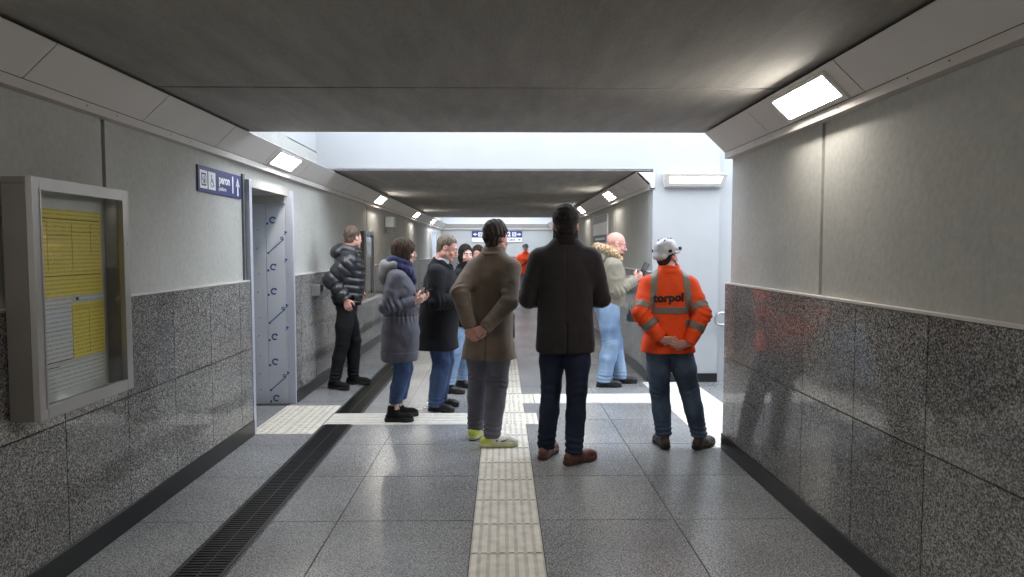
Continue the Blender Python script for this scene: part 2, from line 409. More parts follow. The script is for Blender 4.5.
# ---- sloping cove cladding under the ceiling edge
def cove(name, side, y0, y1, seams, label):
    w = WL if side == 'left' else WR; s = 1 if side == 'left' else -1
    prof = [(w - s * 0.01, 2.318), (w + s * 0.055, 2.318), (w + s * 0.055, 2.362), (w + s * 0.215, 2.512), (w + s * 0.19, 2.525), (w - s * 0.01, 2.40)]
    strip = [(w - s * 0.01, 2.312), (w + s * 0.058, 2.312), (w + s * 0.058, 2.358), (w + s * 0.045, 2.36), (w + s * 0.04, 2.33), (w - s * 0.01, 2.33)]
    panel = [(w + s * 0.057, 2.362), (w + s * 0.217, 2.512), (w + s * 0.212, 2.517), (w + s * 0.19, 2.517), (w + s * 0.05, 2.385)]
    core = [(w - s * 0.01, 2.33), (w + s * 0.045, 2.33), (w + s * 0.05, 2.38), (w + s * 0.19, 2.51), (w - s * 0.01, 2.51)]
    mb = MB()
    e = [y0] + sorted(q for q in seams if y0 < q < y1) + [y1]
    for a, b in zip(e[:-1], e[1:]):
        mb.prism(panel, 'y', a + (0.004 if a != y0 else 0), b - (0.004 if b != y1 else 0), 0)
    mb.prism(strip, 'y', y0, y1, 1)
    mb.prism(core, 'y', y0 + 0.004, y1 - 0.004, 2)
    full = [(w - s * 0.01, 2.314), (w + s * 0.056, 2.314), (w + s * 0.056, 2.36), (w + s * 0.215, 2.511), (w + s * 0.21, 2.519), (w - s * 0.01, 2.519)]
    mb.prism(full, 'y', y0, y0 + 0.003, 0); mb.prism(full, 'y', y1 - 0.003, y1, 0)
    y = y0 + 0.3; k = 0
    while y < min(y1, 9):
        x = w + s * 0.0585
        mb.box(min(x, x + s * 0.001), max(x, x + s * 0.001), y, y + 0.008, 2.335, 2.343, 3)
        y += 0.28 if k % 2 else 0.62; k += 1
    return struct(mb.build(name, [M['cladding'], M['cladding_strip'], M['shadow_gap'], M['screw']]), label)
cove('trim_1', 'left', Y0, YD, [3.15 + 1.03 * i for i in range(-11, 22)], 'sloping pale cove cladding along the top of the left wall')
cove('trim_2', 'right', Y0, RW + 0.02, [4.06, 4.55, 3.36] + [3.36 - 1.25 * i for i in range(1, 9)], 'sloping pale cove cladding along the top of the right wall')
cove('trim_3', 'right', YB - 0.006, YD, [YB + 1.25 * i for i in range(1, 13)], 'sloping pale cove cladding of the far right wall')
mb = MB(); mb.prism([(YD, 2.318), (YD - 0.06, 2.318), (YD - 0.06, 2.362), (YD - 0.2, 2.515), (YD, 2.515)], 'x', WL + 0.06, WR - 0.06)
struct(mb.build('trim_4', M['cladding']), 'cove cladding across the far end wall')

# ---- cove lamps
def cove_lamp(side, yc, label, L=0.62, group='cove lamps along the walls'):
    w = WL if side == 'left' else WR; s = 1 if side == 'left' else -1
    a = Vector((w + s * 0.057, yc, 2.362)); b = Vector((w + s * 0.217, yc, 2.512))
    u = (b - a).normalized(); n = Vector((u.z * s, 0, -u.x * s))
    if n.z > 0: n = -n
    W = (b - a).length
    def slab(mbx, v0, v1, y0, y1, d0, d1, mi=0):
        P = lambda v, y, d: tuple(a + u * v + n * d + Vector((0, y - yc, 0)))
        k = len(mbx.v); mbx.v += [P(v0, y0, d0), P(v1, y0, d0), P(v1, y1, d0), P(v0, y1, d0), P(v0, y0, d1), P(v1, y0, d1), P(v1, y1, d1), P(v0, y1, d1)]
        for f in ((3, 2, 1, 0), (4, 5, 6, 7), (0, 1, 5, 4), (1, 2, 6, 5), (2, 3, 7, 6), (3, 0, 4, 7)):
            mbx.f.append(tuple(k + i for i in f)); mbx.m.append(mi)
    o = empty('cove_lamp', a + u * W / 2)
    tag(o, label, 'lamp', group)
    fr = MB(); y0, y1 = yc - L / 2 - 0.03, yc + L / 2 + 0.03
    v0, v1 = 0.012, W - 0.022
    slab(fr, v0, v0 + 0.022, y0, y1, 0, 0.012); slab(fr, v1 - 0.018, v1, y0, y1, 0, 0.012)
    slab(fr, v0 + 0.022, v1 - 0.018, y0, y0 + 0.03, 0, 0.012); slab(fr, v0 + 0.022, v1 - 0.018, y1 - 0.03, y1, 0, 0.012)
    fr.build('lamp_frame', M['lamp_frame'], o)
    df = MB(); slab(df, v0 + 0.022, v1 - 0.018, y0 + 0.03, y1 - 0.03, 0.0005, 0.003)
    df.build('diffuser', M['lamp'], o)
    return o
cove_lamp('right', 3.84, 'bright cove lamp in the cladding of the near right wall, largest lamp in view', .64)
cove_lamp('left', 6.65, 'bright cove lamp in the left cladding above the lift opening')
cove_lamp('left', 11.75, 'second cove lamp along the left cladding, just past the skylight')
cove_lamp('left', 16.7, 'third cove lamp along the left cladding, in the far passage')
cove_lamp('left', 20.7, 'last cove lamp along the left cladding, beside the far skylight')
cove_lamp('right', 10.8, 'cove lamp of the far right cladding, above the bald man in the fur hood')
cove_lamp('right', 14.6, 'further cove lamp of the far right cladding, beside the tall man\'s head')
for y in (1.6, -3.4): cove_lamp('left', y, 'cove lamp in the left cladding behind the viewer', group='cove lamps behind the viewer')
for y in (-1.3, -6.2): cove_lamp('right', y, 'cove lamp in the right cladding behind the viewer', group='cove lamps behind the viewer')

# wedge-shaped wall lamp on the white wall
o = empty('wall_lamp', (2.275, YB, 2.335))
tag(o, 'wide wedge-shaped wall lamp on the white wall above the hard hat', 'lamp')
mb = MB()
xa, xb = 1.905, 2.645
bx = [(YB, 2.335), (YB - 0.075, 2.345), (YB - 0.15, 2.478), (YB - 0.15, 2.492), (YB, 2.492)]
# tapered body: wider at the top
def wl(y, z, side): return (xa + 0.0 - (z - 2.335) * 0.16 + 0.025) if side < 0 else (xb + (z - 2.335) * 0.16 - 0.025)
k = len(mb.v)
for side in (-1, 1): mb.v += [(wl(y, z, side), y, z) for y, z in bx]
n = len(bx)
for i in range(n): mb.f.append((k + i, k + (i + 1) % n, k + n + (i + 1) % n, k + n + i)); mb.m.append(0)
mb.f.append(tuple(k + i for i in range(n))); mb.f.append(tuple(k + n + i for i in range(n))[::-1]); mb.m += [0, 0]
mb.build('lamp_body', M['lamp_frame'], o, bevel=0.004)
mb = MB()
A = Vector((0, YB - 0.075, 2.345)); B = Vector((0, YB - 0.15, 2.478)); nn = Vector((0, -(B.z - A.z), (B.y - A.y))).normalized()
P = lambda x, t, d: tuple(Vector((x, 0, 0)) + A.lerp(B, t) + nn * d)
k = 0
mb.v = [P(xa + 0.075, .26, .001), P(xb - 0.075, .26, .001), P(xb - 0.055, .82, .001), P(xa + 0.055, .82, .001), P(xa + 0.075, .26, .004), P(xb - 0.075, .26, .004), P(xb - 0.055, .82, .004), P(xa + 0.055, .82, .004)]
mb.f = [(3, 2, 1, 0), (4, 5, 6, 7), (0, 1, 5, 4), (1, 2, 6, 5), (2, 3, 7, 6), (3, 0, 4, 7)]; mb.m = [0] * 6
mb.build('diffuser', M['wall_lamp'], o)

# ---- lift opening on the left: portal frame, film-covered reveal
o = empty('door_1', (WL - 0.3, (LY0 + LY1) / 2, 0)); struct(o, 'open lift portal in the left wall')
mb = MB()
mb.box(WL - 0.5, WL + 0.052, LY0 - 0.06, LY0, 0, LZ + 0.05); mb.box(WL - 0.03, WL + 0.05, LY1, LY1 + 0.045, 0, LZ + 0.05)
mb.build('door_frame', M['portal'], o, bevel=0.003)
mb = MB(); mb.box(WL - 0.01, WL + 0.016, LY0 - 0.105, LY0 - 0.06, GT, 2.235); mb.build('seal_strip', M['seal'], o)
mb = MB()
mb.box(-2.415, WL - 0.032, LY1, LY1 + 0.06, 0.0, LZ - 0.075); mb.box(-2.90, -2.42, LY1, LY1 + 0.06, 0.0, LZ - 0.075)
mb.build('reveal_panel', M['film'], o, bevel=0.002)
mb = MB(); mb.box(-2.9, WL - .02, LY0, LY1 + 0.06, LZ, LZ + 0.25); mb.box(-2.9, WL - .02, LY1 - 0.03, LY1 + 0.06, LZ - 0.075, LZ); mb.build('soffit', M['wall_concrete'], o)
mb = MB(); mb.box(-2.98, -2.9, LY0 - 0.3, LY1 + 0.1, 0, LZ + 0.2); mb.box(-2.92, WL - 0.03, LY0 - 0.12, LY0 - 0.06, 0, LZ + 0.2); mb.build('lift_door', M['steel'], o)
mb = MB()
U, W_ = (1, 0, 0), (0, 0, 1); yy = LY1 - 0.0015
def pr(vf, x, z): add_flat(mb, vf[0], vf[1], (x, yy, z), U, W_)
ca, sa = math.cos(0.72), math.sin(0.72)
for i, z in enumerate((1.90, 1.42, 1.17, 0.70, 0.44, 0.06)):
    x = -2.345
    if z == 0.06: x = -2.34
    pr(ring(12, 0.02, 0.036, 0.4, 5.4), x, z); pr(disc(8, 0.013, -0.055, -0.035), x, z); pr(disc(8, 0.008, 0.02, 0.025), x, z)
for z in (1.64, 0.92, 0.22):
    for q in range(9):
        t = -0.09 + 0.022 * q
        pr(line(t * ca - 0.006, t * sa - 0.006, t * ca + 0.008, t * sa + 0.008, 0.012), -2.31, z)
    pr(disc(8, 0.013, -0.085, -0.075), -2.31, z); pr(ring(8, 0.008, 0.018), -2.255, z + 0.075)
for z in (1.78, 1.50, 1.03, 0.8, 0.33):
    pr(disc(8, 0.010), -2.22, z); pr(line(-0.012, -0.03, 0.018, 0.0, 0.01), -2.22, z)
for z in (1.8, 1.35, 0.9, 0.5, 0.15): pr(disc(6, 0.007), -2.50, z); pr(line(-0.02, 0, 0.0, 0.02, 0.006), -2.5, z - 0.2)
mb.build('film_print', M['film_print'], o)['label'] = 'blue symbols printed on the protective film'

# second lift portal far on the left
o = empty('door_2', (WL, 21.8, 0)); struct(o, 'metal lift portal far along the left wall')
mb = MB(); mb.box(WL, WL + 0.07, 21.0, 21.08, 0, 2.2); mb.box(WL, WL + 0.07, 22.5, 22.58, 0, 2.2); mb.box(WL, WL + 0.07, 21.08, 22.5, 2.12, 2.2)
mb.build('door_frame', M['portal'], o); mb = MB(); mb.box(WL + 0.001, WL + 0.05, 21.08, 22.5, 0, 2.12); mb.build('door_panel', M['film'], o)

# ---- paving laid into the floor
def ribbed(name, x0, x1, y0, y1, nrib, plate, label, along='y', mat='tactile', studs=False):
    mb = MB(); z0, z1 = 0.0, 0.0035
    if along == 'y':
        ny = max(1, round((y1 - y0) / plate)); st = (y1 - y0) / ny
        for i in range(ny):
            a = y0 + st * i + 0.002; b = y0 + st * (i + 1) - 0.002
            mb.box(x0, x1, a, b, z0, z1, 1)
            w = (x1 - x0) / nrib
            for k in range(nrib):
                c = x0 + w * (k + .5); mb.box(c - w * .3, c + w * .3, a + 0.008, b - 0.008, z1, z1 + 0.005)
    else:
        nx = max(1, round((x1 - x0) / plate)); st = (x1 - x0) / nx
        for i in range(nx):
            a = x0 + st * i + 0.002; b = x0 + st * (i + 1) - 0.002
            mb.box(a, b, y0, y1, z0, z1)
            if nrib:
                w = (y1 - y0) / nrib
                for k in range(nrib):
                    c = y0 + w * (k + .5); mb.box(a + .006, b - .006, c - w * .3, c + w * .3, z1, z1 + 0.004)
            if studs:
                q = int((b - a) / 0.06)
                for ii in range(q):
                    for jj in range(int((y1 - y0) / 0.06)):
                        cx = a + 0.03 + 0.06 * ii; cy = y0 + 0.035 + 0.06 * jj
                        mb.box(cx - .012, cx + .012, cy - .012, cy + .012, z1, z1 + 0.004)
    o = mb.build(name, [M[mat], M['tactile_base']]); tag(o, label, 'tactile paving'); return o
ribbed('tactile_path', -0.168, 0.218, Y0 + 0.2, 6.235, 8, 0.385, 'ribbed cream tactile path running down the middle of the floor towards the viewer')
ribbed('tactile_path', -0.168, 0.218, 7.56, YD - 0.1, 8, 0.385, 'far half of the cream tactile path, beyond the crossing')
ribbed('tactile_crossing', -0.168, 0.335, 6.24, 6.67, 0, 0.25, 'pale studded plate on the tactile path between the brown coat man and the tall man', 'x', studs=True)
ribbed('tactile_crossing', -0.168, 0.218, 6.675, 7.095, 8, 0.385, 'middle plate of the tactile crossing')
ribbed('tactile_crossing', -0.168, 0.335, 7.1, 7.55, 0, 0.25, 'far studded plate of the tactile crossing', 'x', studs=True)
ribbed('tactile_strip', -1.635, -0.172, 6.24, 6.67, 7, 0.42, 'white cross strip from the lift towards the middle path, under the grey parka woman', 'x', 'tactile_white')
ribbed('tactile_strip', 0.34, 1.685, 7.1, 7.55, 7, 0.42, 'white cross strip right of the middle path, behind the tall man', 'x', 'tactile_white')
ribbed('tactile_field', -2.2, -1.645, 5.93, 7.02, 0, 0.28, 'cream studded warning field in front of the lift', 'x', studs=True)
ribbed('tactile_field', 1.69, 2.30, RW + 0.03, YB - 0.03, 0, 0.305, 'wide white warning field before the stairs, behind the orange jacket man', 'x', 'tactile_white', studs=True)

# ---- drain channels
def drain(y0, y1, label):
    o = empty('drain_channel', (-1.495, (y0 + y1) / 2, 0)); tag(o, label, 'drain')
    mb = MB(); mb.box(-1.62, -1.37, y0, y1, 0.0, 0.0015)
    mb.box(-1.62, -1.602, y0, y1, 0.0015, 0.007); mb.box(-1.388, -1.37, y0, y1, 0.0015, 0.007); mb.box(-1.5, -1.49, y0, y1, 0.0015, 0.006)
    mb.build('channel_frame', M['cast_iron'], o)
    mb = MB(); y = y0 + 0.012
    while y < y1:
        mb.box(-1.602, -1.388, y, y + 0.014, 0.0015, 0.0065); y += 0.03
    mb.build('grating', M['cast_iron'], o)
drain(Y0 + 0.1, 6.235, 'long black drain grating along the left side of the floor, nearest the viewer')
drain(6.675, YC, 'black drain grating beyond the white cross strip, towards the puffer jacket man')

# ---- display case on the near left wall, and the far one
def paper_case(y0, y1, z0, z1, far, label):
    xb, xf = GL + 0.012, -2.0
    if far: xb, xf = GL + 0.002, GL + 0.085
    o = empty('mounted_display_case', (xb, (y0 + y1) / 2, z0)); tag(o, label, 'display case')
    t = 0.055
    mb = MB()
    mb.box(xb, xf - 0.03, y0, y1, z0, z0 + 0.03); mb.box(xb, xf - 0.03, y0, y1, z1 - 0.03, z1)
    mb.box(xb, xf - 0.03, y0, y0 + 0.03, z0 + .03, z1 - .03); mb.box(xb, xf - 0.03, y1 - 0.03, y1, z0 + .03, z1 - .03); mb.box(xb, xb + 0.012, y0 + .03, y1 - .03, z0 + .03, z1 - .03)
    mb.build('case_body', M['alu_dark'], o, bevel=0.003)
    mb = MB()
    a, b = xf - 0.028, xf
    mb.box(a, b, y0 - .002, y0 + t, z0 - .002, z1 + .002); mb.box(a, b, y1 - t, y1 + .002, z0 - .002, z1 + .002)
    mb.box(a, b, y0 + t, y1 - t, z0 - .002, z0 + t); mb.box(a, b, y0 + t, y1 - t, z1 - t, z1 + .002)
    mb.box(b, b + 0.004, y0 + t - .012, y0 + t - .002, z0 + t - .01, z1 - t + .01)
    door = mb.build('case_door', M['alu'], o, bevel=0.003)
    mb = MB(); mb.box(xf - 0.02, xf - 0.016, y0 + t - .004, y1 - t + .004, z0 + t - .004, z1 - t + .004); mb.build('glass_pane', M['glass'], door)
    mb = MB(); mb.box(xb + 0.012, xb + 0.02, y0 + 0.03, y1 - 0.03, z0 + 0.03, z1 - 0.03); bk = mb.build('back_board', M['blank_paper'], o)
    for z in ((z0 + z1) / 2 - .2, (z0 + z1) / 2 + .25):
        mb = MB(); mb.tube([(xf, y1 - 0.018, z), (xf + 0.003, y1 - 0.018, z)], 0.006, 10); mb.build('lock', M['steel'], door)
    return o, xb + 0.02
o, xp = paper_case(2.985, 3.742, 0.852, 1.912, False, 'grey aluminium display case with yellow timetables on the near left wall')
def sheet(y0, y1, z0, z1, mat, label, rules=(), x=None, grp='printed sheets in the display case', pins=True):
    x = xp + 0.004 if x is None else x
    e = empty('printed_sheet', (x, (y0 + y1) / 2, z0)); tag(e, label, 'poster', grp)
    mb = MB(); mb.box(x - .0015, x + .0015, y0, y1, z0, z1); mb.build('paper', M[mat], e)
    mb = MB()
    for (a, b, c, d) in rules: mb.box(x + .0016, x + .0022, y0 + a * (y1 - y0), y0 + b * (y1 - y0), z0 + c * (z1 - z0), z0 + d * (z1 - z0))
    if rules: mb.build('ruled_lines', M['black_print'], e)
    return e
R_ = [(0.02, .98, .885, .895), (.3, .302, .3, .86), (.6, .603, .3, .86), (.85, .853, .5, .86), (.3, .6, .70, .706), (.6, .86, .745, .751), (.0, .98, .235, .243), (.02, .3, .86, .864)]
sheet(3.05, 3.665, 1.375, 1.79, 'yellow_paper', 'large yellow departures sheet in the upper half of the near display case', R_)
sheet(3.05, 3.40, 1.065, 1.365, 'white_paper', 'white printed sheet low on the left inside the near display case', [(0.02, .98, .0, .012), (.05, .9, .86, .864), (0.05, .9, .5, .503)])
sheet(3.405, 3.675, 1.065, 1.335, 'yellow_paper', 'small yellow sheet low on the right inside the near display case', [(0.02, .98, .9, .906), (.5, .504, .05, .86)])
sheet(3.05, 3.66, 0.925, 1.05, 'white_paper', 'narrow white note along the bottom inside the near display case', [(0.0, .4, .93, .96)])
sheet(3.42, 3.69, 1.345, 1.368, 'white_paper', 'slim white heading strip above the small yellow sheet in the display case', [(0.05, .14, .2, .8)])
o, xp2 = paper_case(10.5, 11.2, 0.85, 1.88, True, 'far display case on the left wall behind the puffer jacket man')
sheet(10.58, 11.1, 1.35, 1.78, 'white_paper', 'pale sheet in the far display case behind the puffer jacket man', [(0.02, .98, .9, .91)], xp2 + .004)

# ---- signs
def lift_icon(s):
    fs = []
    h = s / 2
    out = [line(-h * .62, -h * .7, -h * .62, h * .7, s * .1), line(h * .62, -h * .7, h * .62, h * .7, s * .1), line(-h * .68, h * .7, h * .68, h * .7, s * .1), line(-h * .68, -h * .7, h * .68, -h * .7, s * .1)]
    out += [rect(-h * .12, h * .3, -h * .5, h * .1), disc(8, h * .16, h * .1, h * .32), rect(-h * .42, -h * .3, -h * .1, h * .3)]
    return out
def chair_icon(s):
    h = s / 2; out = [disc(8, h * .15, -h * .15, h * .68), line(-h * .12, h * .5, -h * .06, -h * .1, s * .1), line(-h * .1, h * .18, h * .3, h * .18, s * .07), line(-h * .08, -h * .1, h * .34, -h * .1, s * .09), line(h * .32, -h * .08, h * .52, -h * .62, s * .09), line(h * .5, -h * .62, h * .68, -h * .55, s * .06)]
    out.append(shift(ring(14, h * .38, h * .48, 2.0, 5.9), -h * .02, -h * .32)); return out
o = empty('platform_sign', (WL + 0.015, 5.42, 2.02)); tag(o, 'navy blue platform sign with lift and wheelchair symbols and the number 1', 'sign')
xs = WL + 0.014
mb = MB(); mb.box(WL + .002, xs, 5.01, 5.83, 2.02, 2.21); mb.build('sign_board', M['navy'], o, bevel=0.002)
mb = MB(); U, W_ = (0, 1, 0), (0, 0, 1)
def pl(vf, y, z, mi=0, d=0.0015): add_flat(mb, vf[0], vf[1], (xs + d, y + .105, z), U, W_, mi)
for yy_, ic in ((4.995, lift_icon(.115)), (5.14, chair_icon(.115))):
    mb = MB(); pl(rect(-.064, .064, -.066, .066), yy_, 2.112, 0)
    for q in ic: pl(q, yy_, 2.112, 1, .0025)
    mb.build('pictogram', [M['white_print'], M['navy']], o)
mb = MB(); pl(text_mb('peron', .094, .003, .95), 5.375, 2.138); pl(text_mb('platform', .042, .001), 5.335, 2.068); pl(text_mb('1', .19, .003), 5.54, 2.112)
mb.build('lettering', M['white_print'], o)
mb = MB(); pl(arrow(0, 1, .145, .028, .07), 5.645, 2.112); mb.build('arrow_mark', M['white_print'], o)

o = empty('direction_sign', (-0.18, YD - 0.02, 1.87)); tag(o, 'long navy and white direction sign on the far end wall', 'sign')
ysn = YD - 0.035
mb = MB(); mb.box(-1.085, .725, ysn, YD - .002, 2.03, 2.262); mb.build('sign_board', M['navy'], o)
mb = MB(); mb.box(-1.085, .725, ysn, YD - .002, 1.872, 2.03); mb.build('lower_board', M['white_print'], o)
mb = MB(); U, W_ = (1, 0, 0), (0, 0, 1)
def pf(vf, x, z, mi=0, d=.002): add_flat(mb, vf[0], vf[1], (x, ysn - d, z), U, W_, mi)
for x, dx in ((-.97, -1), (.62, 1)):
    mb = MB(); pf(arrow(dx, 0, .16, .04, .1), x, 2.146); mb.build('arrow_mark', M['white_print'], o)
for x in (-.78, -.60, .44):
    mb = MB(); pf(rect(-.075, .075, -.075, .075), x, 2.146)
    for q in lift_icon(.12): pf(q, x, 2.146, 1, .004)
    mb.build('pictogram', [M['white_print'], M['navy']], o)
for tx, sz, bo, x, z, mi in (('peron', .11, .005, -.34, 2.15, 0), ('peron', .11, .005, .0, 2.15, 0), ('2', .22, .01, .255, 2.146, 0), ('wyjście', .08, .003, .35, 1.95, 1)):
    mb = MB(); pf(text_mb(tx, sz, bo), x, z, mi); mb.build('lettering', [M['white_print'], M['navy']], o)
mb = MB(); pf(arrow(1, 0, .1, .025, .06), .63, 1.95); mb.build('arrow_mark', M['navy'], o)

o = empty('information_board', (WR - 0.01, 12.6, 1.42)); tag(o, 'white and blue information board on the far right wall, behind the fur hood', 'sign')
xi = WR - .03
mb = MB(); mb.box(xi, WR - .001, 11.75, 13.5, 1.40, 2.22); mb.build('board', M['white_print'], o, bevel=.003)
mb = MB(); mb.box(xi - .002, xi, 11.76, 13.49, 2.08, 2.21); mb.box(xi - .002, xi, 11.76, 13.49, 1.72, 1.86, 1); mb.box(xi - .003, xi - .002, 11.95, 13.2, 1.77, 1.81, 2)
mb.build('board_print', [M['alu_dark'], M['navy'], M['white_print']], o)

o = empty('projecting_box', (WL + 0.12, 13.0, 1.9)); tag(o, 'small pale box sign projecting from the left wall above the grey parka woman', 'box sign')
mb = MB(); mb.box(WL + .01, WL + .17, 12.95, 13.15, 2.02, 2.21); mb.build('box_body', M['pale_box'], o, bevel=.008)
mb = MB(); mb.box(WL + .015, WL + .165, 12.96, 13.14, 1.93, 2.02); mb.build('lower_housing', M['grey_plastic'], o, bevel=.006)
mb = MB(); mb.box(WL, WL + .012, 12.99, 13.1, 2.05, 2.18); mb.build('bracket', M['alu'], o)

o = empty('lift_call_panel', (GL + 0.05, 7.85, 1.08)); tag(o, 'small steel lift call panel on the left wall beside the lift opening', 'call panel')
mb = MB(); mb.box(GL, GL + .1, 7.78, 7.92, 1.08, 1.2); mb.build('panel_housing', M['steel'], o, bevel=.004)
mb = MB(); mb.tube([(GL + .1, 7.85, 1.14), (GL + .106, 7.85, 1.14)], .02, 14); mb.build('button', M['black_print'], o)

# ---- handrail at the foot of the stairs
o = empty('handrail', (2.72, YB, 0.70)); tag(o, 'white looped handrail end on the white wall beside the orange jacket man', 'handrail')
mb = MB(); yr = YB - .075
pts = [(2.72, yr, .70), (2.60, yr, .70), (2.565, yr, .715), (2.55, yr, .75), (2.55, yr, .79), (2.565, yr, .825), (2.60, yr, .84), (2.78, yr, .85), (3.0, yr, .9), (4.6, yr, 1.78)]
mb.tube(pts, .018, 12); mb.build('rail', M['steel'], o, smooth=True)
mb = MB(); mb.tube([(2.7, yr, .70), (2.7, YB + .07, .68)], .009, 8); mb.build('bracket', M['steel'], o)
mb = MB(); mb.tube([(3.3, yr, 1.06), (3.3, YB + .07, 1.03)], .009, 8); mb.build('bracket', M['steel'], o)

# ---- small dried splash on the floor
mb = MB(); random.seed(3)
for i in range(26):
    u = random.random(); x = -.86 + .1 * u + random.uniform(-.03, .03); y = 6.78 + .36 * u + random.uniform(-.05, .05); r = random.uniform(.006, .02)
    nn_ = 9; mb.face([(x + r * math.cos(2 * PI * k / nn_) * random.uniform(.6, 1.2), y + 1.6 * r * math.sin(2 * PI * k / nn_) * random.uniform(.6, 1.2), .0008) for k in range(nn_)])
o = mb.build('floor_splash', M['white_print']); tag(o, 'dried white splash on the floor beside the grey parka woman\'s boots', 'stain', kind='stuff')

# ------------------------------------------------------------------ sky and camera
w = bpy.data.worlds.new('World'); SC.world = w; w.use_nodes = True
bg = w.node_tree.nodes['Background']; bg.inputs['Color'].default_value = (0.83, 0.905, 1.0, 1); bg.inputs['Strength'].default_value = 3.7

cam = bpy.data.cameras.new('camera'); co = bpy.data.objects.new('camera', cam); COL.objects.link(co)
cam.sensor_width = 36; cam.lens = 690 / 1024 * 36; cam.clip_start = 0.05; cam.clip_end = 200
fwd = Vector((0.01444509, 0.99830196, -0.05643167)); right = Vector((0.99989533, -0.01446814, 0)); up = right.cross(fwd)
co.matrix_world = Matrix(((right.x, up.x, -fwd.x, 0), (right.y, up.y, -fwd.y, 0), (right.z, up.z, -fwd.z, 1.6), (0, 0, 0, 1)))
SC.camera = co

# ================================================================== people: smooth distance-field bodies and clothes, meshed in numpy
def nets(d, lo, h):
    """surface nets: a smooth quad surface where d changes sign"""
    s = d < 0
    c = [s[i:s.shape[0] - 1 + i, j:s.shape[1] - 1 + j, k:s.shape[2] - 1 + k] for i in (0, 1) for j in (0, 1) for k in (0, 1)]
    cnt = np.zeros(c[0].shape, np.int8)
    for q in c: cnt += q
    act = (cnt > 0) & (cnt < 8)
    I, J, K = np.nonzero(act); n = len(I)
    idx = -np.ones(act.shape, np.int64); idx[I, J, K] = np.arange(n)
    acc = np.zeros((n, 3)); num = np.zeros(n)
    for ax in range(3):
        o = [q for q in range(3) if q != ax]
        for a in (0, 1):
            for b in (0, 1):
                p0 = [0, 0, 0]; p0[o[0]] = a; p0[o[1]] = b; p1 = list(p0); p1[ax] = 1
                v0 = d[I + p0[0], J + p0[1], K + p0[2]].astype(float); v1 = d[I + p1[0], J + p1[1], K + p1[2]].astype(float)
                m = (v0 < 0) != (v1 < 0); t = v0[m] / (v0[m] - v1[m])
                acc[m, ax] += t; acc[m, o[0]] += a; acc[m, o[1]] += b; num[m] += 1
    P = (np.stack([I, J, K], 1) + acc / num[:, None]) * h + lo
    Q = []
    for ax in range(3):
        b, c_ = [(1, 2), (2, 0), (0, 1)][ax]
        sl0 = [slice(1, -1)] * 3; sl1 = [slice(1, -1)] * 3; sl0[ax] = slice(0, -1); sl1[ax] = slice(1, None)
        A, B = s[tuple(sl0)], s[tuple(sl1)]
        for flip, m in ((False, A & ~B), (True, ~A & B)):
            g = list(np.nonzero(m))
            def cell(db, dc):
                q = [None] * 3; q[ax] = g[ax]; q[b] = g[b] + db; q[c_] = g[c_] + dc
                return idx[q[0], q[1], q[2]]
            f = np.stack([cell(0, 0), cell(1, 0), cell(1, 1), cell(0, 1)], 1)
            Q.append(f[:, ::-1] if flip else f)
    return P, np.concatenate(Q)

def V3(p): return np.array(p, float)
def unit(v): v = V3(v); return v / (np.linalg.norm(v) + 1e-12)
def rotz(a): c, s = math.cos(a), math.sin(a); return np.array([[c, -s, 0], [s, c, 0], [0, 0, 1.]])
def rotx(a): c, s = math.cos(a), math.sin(a); return np.array([[1., 0, 0], [0, c, -s], [0, s, c]])
def roty(a): c, s = math.cos(a), math.sin(a); return np.array([[c, 0, s], [0, 1., 0], [-s, 0, c]])

